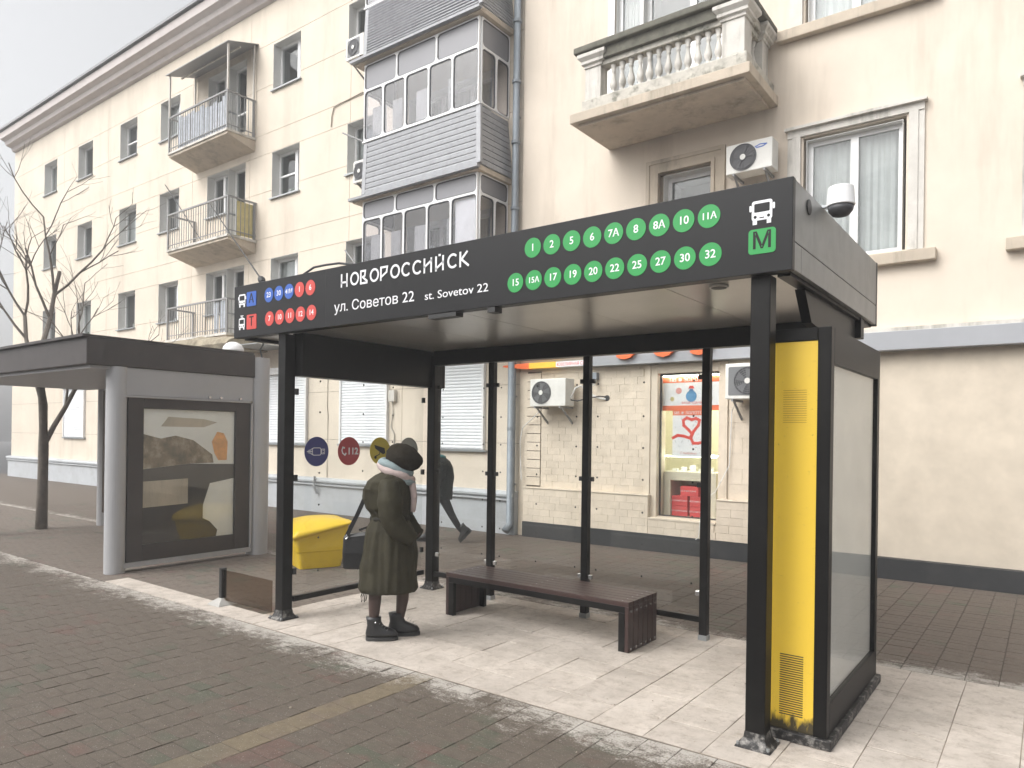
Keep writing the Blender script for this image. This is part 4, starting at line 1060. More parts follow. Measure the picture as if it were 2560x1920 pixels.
# ------------------------------------------------------------------ facade fixtures
def downpipe():
    t = thing('downpipe', (-1.8, WY - 0.1, 0), 'grey metal rainwater downpipe where the two facades meet', 'downpipe')
    mb = MB(); mb.tube([(-1.83, WY - 0.12, 12.5), (-1.83, WY - 0.12, 3.3), (-1.83, WY - 0.14, 3.2), (-1.83, WY - 0.14, 0.2), (-1.85, WY - 0.26, 0.08)], 0.075, 16)
    mb.build('pipe', M['pipe'], t, smooth=True)
    for z in (1.9, 4.1, 5.9, 7.1, 8.2, 9.3):
        MB().cyl((-1.83, WY - 0.12 if z > 3.3 else WY - 0.14, z), 'z', 0.082, 0.05, 16).build('collar', M['pipe'], t)
    for z in (0.9, 2.5, 5.0, 7.6):
        MB().box(-1.85, -1.81, WY - 0.05, WY - 0.001, z, z + 0.03).build('bracket', M['rail'], t)
downpipe()

def ac_unit(x, z, w_, h_, label, dark=False, fan_r=0.19, fan_x=0.24, y=5.95, square=False, depth=0.28, mark=False):
    t = thing('air_conditioner', (x + w_ / 2, y + depth / 2, z), label, 'air conditioner', 'air conditioner units on the facade')
    box('casing', M['acwhite'], t, x, x + w_, y, y + depth, z, z + h_, bevel=0.012)
    pl = Plane((0, y, 0), (1, 0, 0), (0, 0, 1)); cx, cz = x + fan_x, z + h_ / 2
    gm = M['acdark'] if dark else M['acgrey']
    if square:
        pl.rrect(x + 0.05, x + w_ - 0.12, z + 0.05, z + h_ - 0.05, 0.02, 0.0, 0.004).build('grille', M['acgrey'], t)
    pl.disc(cx, cz, fan_r, 0.0045 if square else 0.0005, 0.006 if square else 0.003).build('fan_opening', M['acdark'], t)
    fb = MB()
    for k in range(5):
        a = 2 * PI * k / 5
        pl.prism([(cx + 0.03 * math.cos(a), cz + 0.03 * math.sin(a)), (cx + fan_r * 0.9 * math.cos(a - 0.15), cz + fan_r * 0.9 * math.sin(a - 0.15)), (cx + fan_r * 0.9 * math.cos(a + 0.5), cz + fan_r * 0.9 * math.sin(a + 0.5)), (cx + 0.05 * math.cos(a + 0.7), cz + 0.05 * math.sin(a + 0.7))], 0.006, 0.009, fb)
    fb.build('fan', gm, t)
    gr = MB(); n = 40
    for q in range(2 if dark else 6):
        rr = fan_r * (1.0 - q * 0.15)
        ring_mesh(pl, [(cx + rr * math.cos(2 * PI * k / n), cz + rr * math.sin(2 * PI * k / n)) for k in range(n)],
                  [(cx + (rr - 0.006) * math.cos(2 * PI * k / n), cz + (rr - 0.006) * math.sin(2 * PI * k / n)) for k in range(n)], 0.012, 0.016, gr)
    for k in range(16):
        a = 2 * PI * k / 16; d = Vector((math.cos(a), math.sin(a))); nn = Vector((-d.y, d.x)) * 0.002; c = Vector((cx, cz))
        pl.prism([tuple(c + d * 0.04 + nn), tuple(c + d * 0.04 - nn), tuple(c + d * fan_r - nn), tuple(c + d * fan_r + nn)], 0.0165, 0.019, gr)
    gr.build('fan_guard', gm, t)
    pl.disc(cx, cz, 0.04, 0.02, 0.026).build('hub', M['acwhite'], t)
    for xx in (x + 0.1, x + w_ - 0.12):
        br = MB()
        br.box(xx, xx + 0.03, y - 0.02, WY - 0.001, z - 0.035, z - 0.002)
        br.add([(xx, y + 0.05, z - 0.036), (xx + 0.025, y + 0.05, z - 0.036), (xx + 0.025, WY, z - 0.30), (xx, WY, z - 0.30), (xx, y + 0.09, z - 0.036), (xx + 0.025, y + 0.09, z - 0.036), (xx + 0.025, WY, z - 0.26), (xx, WY, z - 0.26)],
               [(0, 3, 2, 1), (4, 5, 6, 7), (0, 1, 5, 4), (1, 2, 6, 5), (2, 3, 7, 6), (3, 0, 4, 7)])
        br.build('bracket', M['rail'], t)
    if mark:
        Plane((0, y, 0), (1, 0, 0), (0, 0, 1)).stroke([(x + w_ - 0.24, z + h_ - 0.10), (x + w_ - 0.17, z + h_ - 0.075), (x + w_ - 0.08, z + h_ - 0.085), (x + w_ - 0.13, z + h_ - 0.11), (x + w_ - 0.22, z + h_ - 0.115)], 0.016, 0.001, 0.002).build('maker_mark', M['blue'], t)
    return t
ac_unit(-1.24, 2.31, 0.73, 0.47, 'white air conditioner with grey fan guard beside the downpipe, below the yellow sign', fan_r=0.195)
ac_unit(2.19, 5.61, 0.66, 0.42, 'cream air conditioner with dark fan below the balustrade balcony', dark=True, fan_r=0.19, fan_x=0.25, mark=True)
ac_unit(2.22, 2.37, 0.8, 0.51, 'square-grilled air conditioner right of the lit shop window', square=True, fan_r=0.2, fan_x=0.33)
ac_unit(-6.1, 9.72, 0.55, 0.46, 'small air conditioner beside the topmost glazed loggia', y=5.85, fan_r=0.17, fan_x=0.24, depth=0.25, dark=True, square=True)
ac_unit(-5.82, 7.06, 0.42, 0.46, 'small air conditioner beside the middle glazed loggia', y=5.85, fan_r=0.17, fan_x=0.2, depth=0.25, dark=True, square=True)

def small_fixtures():
    t = thing('security_camera', (-0.15, WY - 0.1, 2.75), 'small grey security camera on the stone wall above the pipe hole', 'camera')
    box('housing', M['pipe'], t, -0.2, -0.1, WY - 0.09, WY - 0.001, 2.76, 2.88, bevel=0.006)
    MB().tube([(-0.15, WY - 0.06, 2.74), (-0.10, WY - 0.2, 2.68)], 0.035, 12).build('lens_barrel', M['acwhite'], t)
    c = thing('pipe_bundle', (-0.2, WY - 0.05, 2.5), 'white refrigerant pipes from the air conditioner into the wall hole', 'pipes')
    MB().tube([(-0.5, 6.1, 2.45), (-0.42, 6.12, 2.62), (-0.36, 6.2, 2.66), (-0.28, 6.25, 2.56), (-0.1, 6.28, 2.46), (0.04, 6.33, 2.43)], 0.016, 8).build('insulated_pipe', M['wirewhite'], c)
    MB().tube([(-0.5, 6.1, 2.42), (-0.4, 6.15, 2.40), (-0.25, 6.22, 2.44), (-0.05, 6.28, 2.48), (0.05, 6.33, 2.47)], 0.010, 8).build('cable', M['wire'], c)
    MB().cyl((0.06, WY - 0.006, 2.45), 'y', 0.05, 0.008, 16).build('wall_hole', M['wire'], c)
    d = thing('drain_hose', (-1.5, WY - 0.05, 1.2), 'thin white drain hose hanging down the wall beside the downpipe', 'hose')
    MB().tube([(-1.1, 6.15, 2.3), (-1.35, 6.25, 2.15), (-1.62, 6.27, 1.95), (-1.68, 6.28, 1.7), (-1.66, 6.28, 1.3), (-1.64, 6.28, 1.0)], 0.009, 6).build('hose', M['wirewhite'], d)
    e = thing('ground_cable', (-3.4, WY - 0.2, 0.5), 'loose white cable curling down the grey plinth to the pavement', 'cable')
    MB().tube([(-3.35, WY - 0.2, 0.8), (-3.55, WY - 0.21, 0.72), (-3.6, WY - 0.2, 0.5), (-3.55, WY - 0.2, 0.3), (-3.7, WY - 0.22, 0.12), (-3.8, WY - 0.25, 0.01)], 0.009, 6).build('cable', M['wirewhite'], e)
    f = thing('supply_cable', (2.2, WY - 0.05, 1.5), 'thin cable running from the square air conditioner down to the shop sill', 'cable')
    MB().tube([(2.3, 6.2, 2.36), (2.2, 6.3, 2.2), (2.17, 6.31, 1.4), (2.0, 6.2, 1.0), (1.8, 6.2, 0.85), (1.75, 6.2, 0.3), (1.7, 6.2, 0.26)], 0.008, 6).build('cable', M['wirewhite'], f)
    # span wire with insulator
    g = thing('span_wire', (-9, 5, 7), 'steel span wire with a dark insulator running down behind the sign', 'wire')
    A, B = Vector((-12.1, 6.3, 7.89)), Vector((-1.4, 1.0, 3.30))
    A2 = Vector((-12.1, 6.3, 7.89)); I = A.lerp(B, 0.86)
    MB().tube([A, I], 0.012, 6).build('wire', M['wire'], g)
    d_ = (B - I).normalized()
    MB().tube([I - d_ * 0.10, I - d_ * 0.04, I + d_ * 0.04, I + d_ * 0.10], [0.02, 0.05, 0.05, 0.02], 10).build('insulator', M['wire'], g)
    MB().tube([I, B + Vector((0.10, 0, 0))], 0.007, 6).build('wire_tail', M['wire'], g)
    MB().tube([I, B + Vector((-0.22, 0, 0.0))], 0.007, 6).build('wire_tail', M['wire'], g)
    h = thing('span_wire', (-12, 6, 6.9), 'short dark wire crossing below the middle iron balcony', 'wire')
    MB().tube([(-14.5, 6.3, 8.9), (-11.94, 6.3, 6.42)], 0.011, 6).build('wire', M['wire'], h)
    # rough entrance canopy
    k = thing('entrance_canopy', (-11, 5.6, 4), 'rough stained canopy over the entrance below the iron balconies', 'canopy')
    mb = MB(); n = 60; rings = []
    for i in range(n + 1):
        x = -14.5 + (14.5 - 9.5) * i / n; q = noise.noise(Vector((x * 2.2, 0, 0))) * 0.06; tp = 4.12 - max(0, (x + 10.9)) * 0.06 + q
        rings.append([(x, 5.30 + q * 0.5, 3.78), (x, 5.24 + noise.noise(Vector((x * 4, 3, 0))) * 0.05, 3.9), (x, 5.3 + noise.noise(Vector((x * 4, 9, 0))) * 0.05, tp - 0.06), (x, 5.5, tp + 0.03), (x, WY - 0.002, tp + 0.05), (x, WY - 0.002, 3.78)])
    mb.loft(rings).build('slab', M['canopystone'], k)
    box('metal_sheet', M['steel'], k, -9.5, -8.45, 5.35, WY - 0.002, 3.82, 3.84)
small_fixtures()

# ------------------------------------------------------------------ older shelter on the left
def old_shelter():
    t = thing('old_shelter', (-4.5, 1, 0), 'older grey bus shelter with dark roof edge and framed poster at its end, far left', 'bus shelter')
    X = -3.34
    MB().cyl((X - 0.10, 2.08, 0.0), 'z', 0.155, 2.90, 28).build('column', M['kgrey'], t, smooth=False)
    MB().cyl((X - 0.10, 0.05, 0.0), 'z', 0.12, 2.6, 28).build('column', M['kgrey'], t)
    MB().cyl((-8.4, 0.05, 0.0), 'z', 0.12, 2.6, 28).build('column', M['kgrey'], t)
    MB().cyl((-8.4, 2.08, 0.0), 'z', 0.12, 2.6, 28).build('column', M['kgrey'], t)
    box('roof_edge', M['kdark'], t, -8.8, X, -0.35, 1.955, 2.60, 2.93, bevel=0.01)
    box('roof_cap', M['kdark'], t, -8.85, X + 0.0, -0.40, 1.93, 2.932, 2.965)
    box('header_panel', M['kgrey'], t, X - 0.22, X - 0.02, 0.0, 1.93, 2.25, 2.598, bevel=0.004)
    box('trim_rail', M['kgrey'], t, X - 0.05, X + 0.01, 0.0, 1.885, 2.225, 2.245)
    for y in (1.25, 1.42, 1.72): MB().cyl((X - 0.02, y, 2.275), 'x', 0.018, 0.03, 12).build('bolt', M['chrome'], t)
    box('side_post', M['kgrey'], t, X - 0.2, X + 0.0, 1.90, 1.925, 0.10, 2.22)
    fr = MB(); fr.box(X - 0.16, X - 0.02, 0.16, 0.36, 0.12, 2.222); fr.box(X - 0.16, X - 0.02, 1.665, 1.898, 0.12, 2.222); fr.box(X - 0.16, X - 0.02, 0.36, 1.665, 2.09, 2.222); fr.box(X - 0.16, X - 0.02, 0.36, 1.665, 0.12, 0.33)
    fr.build('poster_frame', M['kdark'], t, bevel=0.006)
    box('base_rail', M['kgrey'], t, X - 0.2, X - 0.0, 0.05, 1.93, 0.06, 0.118)
    box('rear_wall', M['tint'], t, -8.3, X - 0.25, 2.0, 2.012, 0.25, 2.55)
    box('roof_soffit', M['kgrey'], t, -8.7, X - 0.05, -0.28, 1.90, 2.56, 2.598)
    pl = Plane((X - 0.06, 0, 0), (0, 1, 0), (0, 0, 1))
    ps = thing('poster', (X - 0.06, 1.0, 0.3), 'worn advertising poster with an orange food shape inside the old shelter frame', 'poster')
    pl.prism([(0.362, 0.332), (1.663, 0.332), (1.663, 2.088), (0.362, 2.088)], -0.01, 0).build('sheet', M['cream'], ps)
    pl.prism([(0.362, 0.332), (1.40, 0.332), (1.42, 0.42), (1.30, 0.55), (1.20, 0.60), (1.20, 0.78), (1.30, 1.08), (1.663, 1.14), (1.663, 1.34), (1.0, 1.36), (0.362, 1.30)], 0.001, 0.003).build('poster_shape', M['kdark'], ps)  # brown shapes at left carry the street's reflection in their colour
    pl.prism([(0.362, 1.301), (1.0, 1.361), (1.35, 1.365), (1.33, 1.48), (1.22, 1.56), (1.05, 1.68), (0.8, 1.74), (0.6, 1.70), (0.362, 1.76)], 0.001, 0.003).build('poster_shape', M['brownpatch'], ps)
    pl.prism([(1.42, 1.40), (1.55, 1.40), (1.56, 1.66), (1.50, 1.78), (1.40, 1.80), (1.32, 1.66), (1.36, 1.5)], 0.004, 0.006).build('poster_shape', M['postfood'], ps)
    pl.prism([(0.6, 1.86), (1.2, 1.86), (1.40, 1.93), (1.2, 1.97), (0.7, 1.99)], 0.001, 0.003).build('poster_shape', M['slab'], ps)
    pl.prism([(0.362, 0.80), (0.98, 0.82), (0.98, 1.16), (0.362, 1.14)], 0.0035, 0.0055).build('poster_shape', M['slab'], ps)
    MB().box(X - 0.045, X - 0.04, 0.362, 1.663, 0.332, 2.088).build('cover_glass', M['glass'], t)
    d = thing('dome_lamp', (X - 0.15, 1.70, 2.966), 'white dome lamp on the roof of the older shelter', 'lamp')
    MB().lathe((X - 0.2, 1.72, 2.966), [(0.15, 0), (0.15, 0.03), (0.135, 0.075), (0.10, 0.115), (0.05, 0.14), (0.005, 0.147)], 24).build('dome', M['dome'], d, smooth=True)
    MB().tube([(X - 0.02, 2.08, 2.90), (X - 0.03, 2.05, 3.02), (X, 2.08, 3.1), (X - 0.02, 2.1, 3.22)], 0.014, 6).build('cable', M['wire'], t)
old_shelter()

def low_panel():
    t = thing('low_screen', (-0.9, 0, 0), 'low smoked panel on a short post in front of the shelter, left of its corner', 'screen')
    MB().box(-0.88, -0.05, -0.006, 0.006, 0.05, 0.36).build('panel', M['tint'], t)
    box('post', M['blackplain'], t, -0.93, -0.882, -0.03, 0.03, 0.03, 0.38, bevel=0.004)
    MB().loft([[(-0.905 + sx * w_, sy * w_, z) for sx, sy in ((-1, -1), (1, -1), (1, 1), (-1, 1))] for w_, z in ((0.11, 0.003), (0.10, 0.015), (0.03, 0.07))]).build('foot', M['kerb'], t)
low_panel()

# ------------------------------------------------------------------ the bus shelter
def shelter():
    t = thing('bus_shelter', (2.3, 1.0, 0), 'black steel bus stop shelter with route numbers on its front fascia', 'bus shelter')
    bl = M['black']
    # front posts with flared feet
    def post(x0, y0, w_, z1, foot=True, wd=None):
        d = wd or w_
        p = MB().box(x0, x0 + w_, y0, y0 + d, 0.012, z1).build('post', bl, t, bevel=0.006)
        if foot:
            cx, cy = x0 + w_ / 2, y0 + d / 2
            def rg(a, z): return [(cx - a, cy - a, z), (cx + a, cy - a, z), (cx + a, cy + a, z), (cx - a, cy + a, z)]
            MB().loft([rg(w_ / 2 + 0.045, 0.003), rg(w_ / 2 + 0.043, 0.012), rg(w_ / 2 + 0.018, 0.03), rg(w_ / 2 + 0.006, 0.055), rg(w_ / 2 + 0.001, 0.09)]).build('base_plate', M['footsalt'], p)
            for sx, sy in ((-1, -1), (1, -1), (1, 1)):
                MB().cyl((cx + sx * (w_ / 2 + 0.03), cy + sy * (w_ / 2 + 0.03), 0.012), 'z', 0.009, 0.02, 8).build('anchor_bolt', M['steel'], p)
        return p
    post(0.0, 0.0, 0.115, 2.75)
    post(4.575, 0.0, 0.115, 2.75)
    post(0.15, 1.93, 0.115, 2.72)
    for x in (1.06, 2.265, 3.50):
        p = post(x, 1.93, 0.072, 2.60, foot=False)
        MB().box(x - 0.004, x + 0.076, 1.926, 2.006, 0.003, 0.05).build('shoe', M['steel'], p)
    # roof
    fx0, fx1, yf, yb, z0, z1 = -0.667, 4.826, -0.06, 2.35, 2.75, 3.272
    box('fascia', M['fascia'], t, fx0, fx1, yf, yf + 0.05, z0, z1, bevel=0.003)
    f2 = MB().box(0.777, 0.781, yf - 0.0008, yf + 0.001, z0 + 0.003, z1 - 0.003).build('fascia_seam', M['blackplain'], t)
    # end cheeks built of grey panels
    for (xa, xb) in ((fx1 - 0.035, fx1 - 0.002), (fx0 + 0.002, fx0 + 0.035)):
        for (ya, yb_, za, zb) in ((yf + 0.052, 0.128, z0 + 0.01, 2.915), (0.132, yb, z0 + 0.01, 2.915), (yf + 0.052, yb, 2.921, z1 - 0.004)):
            box('end_panel', M['sidepanel'], t, xa, xb, ya, yb_, za, zb, bevel=0.002)
    box('rear_fascia', bl, t, fx0, fx1, yb + 0.002, yb + 0.04, z0, z1)
    box('roof_deck', M['roofing'], t, fx0 + 0.036, fx1 - 0.036, yf + 0.051, yb, z1 - 0.05, z1 - 0.012)
    # lower frame rails round the soffit
    rl = MB(); rl.box(fx0 + 0.04, fx1 - 0.04, yf + 0.052, yf + 0.10, z0 + 0.002, z0 + 0.05)
    rl.box(fx1 - 0.11, fx1 - 0.037, yf + 0.10, yb, z0 - 0.012, z0 + 0.05)
    rl.box(fx0 + 0.037, fx0 + 0.11, yf + 0.10, yb, z0 - 0.012, z0 + 0.05)
    rl.build('soffit_frame', bl, t)
    # ceiling panels
    xs = [-0.55, 0.52, 1.38, 2.24, 3.10, 3.98, 4.71]
    for i in range(len(xs) - 1):
        box('ceiling_panel', M['ceiling'], t, xs[i] + 0.003, xs[i + 1] - 0.003, yf + 0.105, yb - 0.005, z0 + 0.018 + random.uniform(0, 0.002), z0 + 0.03)
    # back beam and left header
    box('rear_beam', bl, t, 0.27, 4.80, 1.905, 2.02, 2.60, z0 + 0.016, bevel=0.004)
    box('side_header', bl, t, 0.06, 0.215, 0.118, 2.16, 2.35, z0 + 0.016, bevel=0.004)
    box('front_hanger', M['blackplain'], t, 2.04, 2.33, yf + 0.005, yf + 0.09, 2.715, z0 - 0.002)
    box('front_hanger', M['blackplain'], t, 2.64, 2.71, yf + 0.005, yf + 0.09, 2.71, z0 - 0.002)
    MB().add([(4.70, 0.45, 2.738), (4.76, 0.45, 2.738), (4.76, 1.9, 2.738), (4.70, 1.9, 2.738), (4.70, 0.62, 2.55), (4.76, 0.62, 2.55), (4.76, 1.9, 2.45), (4.70, 1.9, 2.45)],
             [(0, 1, 2, 3), (4, 7, 6, 5), (0, 4, 5, 1), (3, 2, 6, 7), (0, 3, 7, 4), (1, 5, 6, 2)]).build('end_bracket', bl, t)
    # downlight
    dl = MB().cyl((4.30, 0.22, z0 + 0.004), 'z', 0.06, 0.012, 24).build('downlight', M['acwhite'], t)
    MB().cyl((4.30, 0.22, z0 + 0.001), 'z', 0.048, 0.002, 24).build('lens', M['acdark'], dl)
    # bottom rails
    box('bottom_rail', bl, t, 0.085, 0.135, 0.117, 1.928, 0.16, 0.212, bevel=0.003)
    for (a, c) in ((0.267, 1.058), (1.134, 2.263), (2.339, 3.498)):
        box('bottom_rail', bl, t, a, c, 1.945, 1.99, 0.155, 0.207, bevel=0.003)
    # glass with clamps and bird dots
    lg = MB().box(0.100, 0.108, 0.135, 1.91, 0.235, 2.348).build('glass_panel', M['glass'], t)
    pl = Plane((0.109, 0, 0), (0, 1, 0), (0, 0, 1))
    dt = MB()
    for y in (0.42, 0.99, 1.42):
        for z in (0.42, 0.75, 1.08, 1.40, 1.71, 2.01, 2.32): pl.disc(y, z, 0.010, 0.0, 0.001, dt, 12)
    o = dt.build('marker_dots', M['dots'], lg); o['kind'] = 'stuff'
    for z in (0.45, 1.36, 2.2):
        for (ya, yb_) in ((0.117, 0.155), (1.892, 1.928)): MB().box(0.09, 0.122, ya, yb_, z - 0.03, z + 0.03).build('clamp', M['blackplain'], lg, bevel=0.003)
    for (a, c) in ((0.30, 1.045), (1.15, 2.25), (2.355, 3.485)):
        g = MB().box(a, c, 1.962, 1.970, 0.26, 2.58).build('glass_panel', M['glass'], t)
        pb = Plane((0, 1.9615, 0), (1, 0, 0), (0, 0, 1)); dt = MB()
        n = 3 if c - a > 0.9 else 2
        for k in range(n):
            for z in (0.49, 0.79, 1.09, 1.40, 1.70, 2.0, 2.32): pb.disc(a + 0.07 + (c - a - 0.14) * k / (n - 1), z, 0.010, 0.0, 0.001, dt, 12)
        o = dt.build('marker_dots', M['dots'], g); o['kind'] = 'stuff'
        for z in (0.41, 1.38, 2.35):
            for (xa, xb) in ((a - 0.012, a + 0.028), (c - 0.028, c + 0.012)):
                MB().box(xa, xb, 1.948, 1.984, z - 0.022, z + 0.022).build('clamp', M['chrome'] if z < 1 else M['blackplain'], g, bevel=0.003)
    # roof clutter
    return t
M['footsalt'] = mat('salt_crusted_black_paint', (0.014, 0.013, 0.013), 0.6, dirt=(0.40, 0.38, 0.35), dirt_scale=16, dirt_amt=1.0)
SH = shelter()

def signage():
    t = SH
    pl = Plane((0, -0.0602, 0), (1, 0, 0), (0, 0, 1))
    def badge(x, z, txt, m, r=0.070):
        d = pl.disc(x, z, r, 0.0, 0.003).build('route_badge', M[m], t)
        size = {1: 0.072, 2: 0.070, 3: 0.058}[len(txt)]
        pl.text('number', txt, size, x, z, M['white'], d, n=0.0035, bold=0.0008)
    for i, s in enumerate(('1', '2', '5', '6', '7А', '8', '8А', '10', '11А')): badge(3.05 + 0.1613 * i, 3.13, s, 'green')
    for i, s in enumerate(('15', '15А', '17', '19', '20', '22', '25', '27', '30', '32')): badge(2.9 + 0.1613 * i, 2.90, s, 'green')
    for i, (s, m) in enumerate((('23', 'blue'), ('30', 'blue'), ('41М', 'blue'), ('1', 'red'), ('6', 'red'))): badge(-0.075 + 0.159 * i, 3.13, s, m)
    for i, s in enumerate(('7', '10', '11', '12', '14')): badge(-0.06 + 0.16 * i, 2.90, s, 'red')
    # transport symbols
    def bus(x, z, s, tram=False):
        pb = MB(); pl.rrect(x - 0.058 * s, x + 0.058 * s, z - 0.05 * s, z + 0.062 * s, 0.014 * s, 0.0, 0.003, pb)
        if tram:
            pl.stroke([(x - 0.02 * s, z + 0.066 * s), (x, z + 0.085 * s), (x + 0.02 * s, z + 0.066 * s)], 0.008 * s, 0.0, 0.003, pb)
            pl.prism([(x - 0.03 * s, z + 0.088 * s), (x + 0.03 * s, z + 0.088 * s), (x + 0.03 * s, z + 0.095 * s), (x - 0.03 * s, z + 0.095 * s)], 0.0, 0.003, pb)
        else:
            for q in (-1, 1): pl.rrect(x + q * 0.066 * s - 0.006 * s, x + q * 0.066 * s + 0.006 * s, z + 0.005 * s, z + 0.04 * s, 0.004 * s, 0.0, 0.003, pb)
        for q in (-1, 1): pl.prism([(x + q * 0.040 * s - 0.012 * s, z - 0.073 * s), (x + q * 0.040 * s + 0.012 * s, z - 0.073 * s), (x + q * 0.040 * s + 0.012 * s, z - 0.048 * s), (x + q * 0.040 * s - 0.012 * s, z - 0.048 * s)], 0.0, 0.0029, pb)
        o = pb.build('tram_symbol' if tram else 'bus_symbol', M['white'], t)
        w_ = MB(); pl.rrect(x - 0.044 * s, x + 0.044 * s, z - 0.004 * s, z + 0.046 * s, 0.006 * s, 0.0032, 0.0042, w_)
        for q in (-1, 1): pl.disc(x + q * 0.038 * s, z - 0.030 * s, 0.009 * s, 0.0032, 0.0042, w_, 16)
        pl.rrect(x - 0.014 * s, x + 0.014 * s, z - 0.040 * s, z - 0.034 * s, 0.002 * s, 0.0032, 0.0042, w_)
        w_.build('symbol_detail', M['fascia'], o)
    def letter(x0, x1, z0, z1, ch, m, sz, r=0.012):
        o = pl.rrect(x0, x1, z0, z1, r, 0.0, 0.003).build('letter_plate', M[m], t)
        pl.text('letter', ch, sz, (x0 + x1) / 2, (z0 + z1) / 2, M['fascia'], o, n=0.0035, bold=0.0018)
    bus(-0.525, 3.125, 0.95); letter(-0.445, -0.285, 3.052, 3.195, 'А', 'blue', 0.128)
    bus(-0.525, 2.89, 0.85, True); letter(-0.44, -0.275, 2.822, 2.968, 'Т', 'red', 0.128)
    bus(4.655, 3.105, 1.0); letter(4.58, 4.735, 2.862, 3.005, 'М', 'green', 0.135, 0.02)
    # city name drawn with its own angular letters
    H, P = 0.104, 0.1275
    def arc(cx, cz, r, a0, a1, n=16): return [(cx + r * math.cos(R(a0 + (a1 - a0) * k / n)), cz + r * math.sin(R(a0 + (a1 - a0) * k / n))) for k in range(n + 1)]
    G = {
        'Н': [[(0, 0), (0, 1)], [(.72, 0), (.72, 1)], [(0, .34), (.72, .34)]],
        'О': [arc(.46, .5, .47, 0, 360, 28)],
        'В': [[(0, 0), (0, 1), (.56, 1), (.50, .60), (.24, .50), (.76, .14), (.76, 0), (0, 0)]],
        'Р': [[(0, 0), (0, 1), (.76, 1), (.68, .58), (.0, .22)]],
        'С': [arc(.50, .5, .47, 52, 308, 22)],
        'И': [[(0, 0), (0, 1)], [(0, .40), (.74, .84)], [(.74, 0), (.74, 1)]],
        'Й': [[(0, 0), (0, 1)], [(0, .12), (.74, .56)], [(.74, 0), (.74, 1)], [(.33, 1.12), (.41, 1.12)]],
        'К': [[(0, 0), (0, 1)], [(.66, 1), (.12, .50), (.80, 0)]],
    }
    x = 0.995
    for ch in 'НОВОРОССИЙСК':
        mb = MB()
        for st in G[ch]: pl.stroke([(x + a * H * 0.96, 3.087 + c * H) for a, c in st], 0.0165, 0.0, 0.003, mb)
        mb.build('name_letter', M['white'], t); x += P * (0.97 if ch in 'ВР' else 0.985)
    pl.text('street_name', 'ул. Советов 22', 0.122, 0.90, 2.872, M['white'], t, n=0.001, align='LEFT', width=0.985, ext=0.001)
    pl.text('street_name', 'st. Sovetov 22', 0.090, 2.005, 2.868, M['white'], t, n=0.001, align='LEFT', width=0.645, ext=0.001)
    # round pictogram stickers on the left glass
    ps = Plane((0.1092, 0, 0), (0, 1, 0), (0, 0, 1))
    def st(y, m): return ps.disc(y, 1.615, 0.148, 0.0, 0.001).build('sticker', M[m], t)
    s = st(0.385, 'stblue'); mb = MB()
    ring_mesh(ps, rr_pts(0.33, 0.44, 1.575, 1.655, 0.02), rr_pts(0.337, 0.433, 1.582, 1.648, 0.014), 0.0015, 0.002, mb)
    ring_mesh(ps, rr_pts(0.441, 0.485, 1.588, 1.642, 0.004), rr_pts(0.447, 0.479, 1.594, 1.636, 0.003), 0.0015, 0.002, mb)
    ps.stroke([(0.33, 1.615), (0.27, 1.615)], 0.009, 0.0015, 0.002, mb)
    for q in (-1, 1): ps.stroke([(0.33, 1.645 if q > 0 else 1.585), (0.31, 1.63 if q > 0 else 1.60), (0.285, 1.628 if q > 0 else 1.602)], 0.007, 0.0015, 0.002, mb)
    for q in (1.604, 1.626): ps.prism([(0.458, q - 0.005), (0.470, q - 0.005), (0.470, q + 0.005), (0.458, q + 0.005)], 0.0015, 0.002, mb)
    mb.build('plug_pictogram', M['white'], s)
    s = st(0.80, 'stred'); mb = MB()
    ps.stroke([(0.715, 1.655), (0.705, 1.625), (0.715, 1.595), (0.745, 1.575)], 0.014, 0.0015, 0.002, mb); ps.stroke([(0.715, 1.655), (0.735, 1.65)], 0.018, 0.0015, 0.002, mb); ps.stroke([(0.745, 1.575), (0.757, 1.59)], 0.018, 0.0015, 0.002, mb)
    mb.build('phone_pictogram', M['white'], s)
    ps.text('number', '112', 0.098, 0.85, 1.612, M['white'], s, n=0.002, bold=0.003)
    s = st(1.235, 'styellow'); mb = MB()
    ps.prism([(1.15, 1.68), (1.30, 1.645), (1.315, 1.59), (1.28, 1.575), (1.165, 1.64)], 0.0015, 0.002, mb); ps.stroke([(1.235, 1.61), (1.225, 1.575), (1.18, 1.56)], 0.010, 0.0015, 0.002, mb); ps.disc(1.17, 1.545, 0.018, 0.0015, 0.002, mb, 16)
    mb.build('camera_pictogram', M['blackplain'], s)
    s = st(1.675, 'stgrey'); mb = MB()
    for r_ in (0.095, 0.062, 0.03): ps.stroke([(1.675 + r_ * math.cos(R(a)), 1.565 + r_ * math.sin(R(a))) for a in range(40, 145, 10)], 0.014, 0.0015, 0.002, mb)
    mb.build('wireless_pictogram', M['blackplain'], s)
signage()

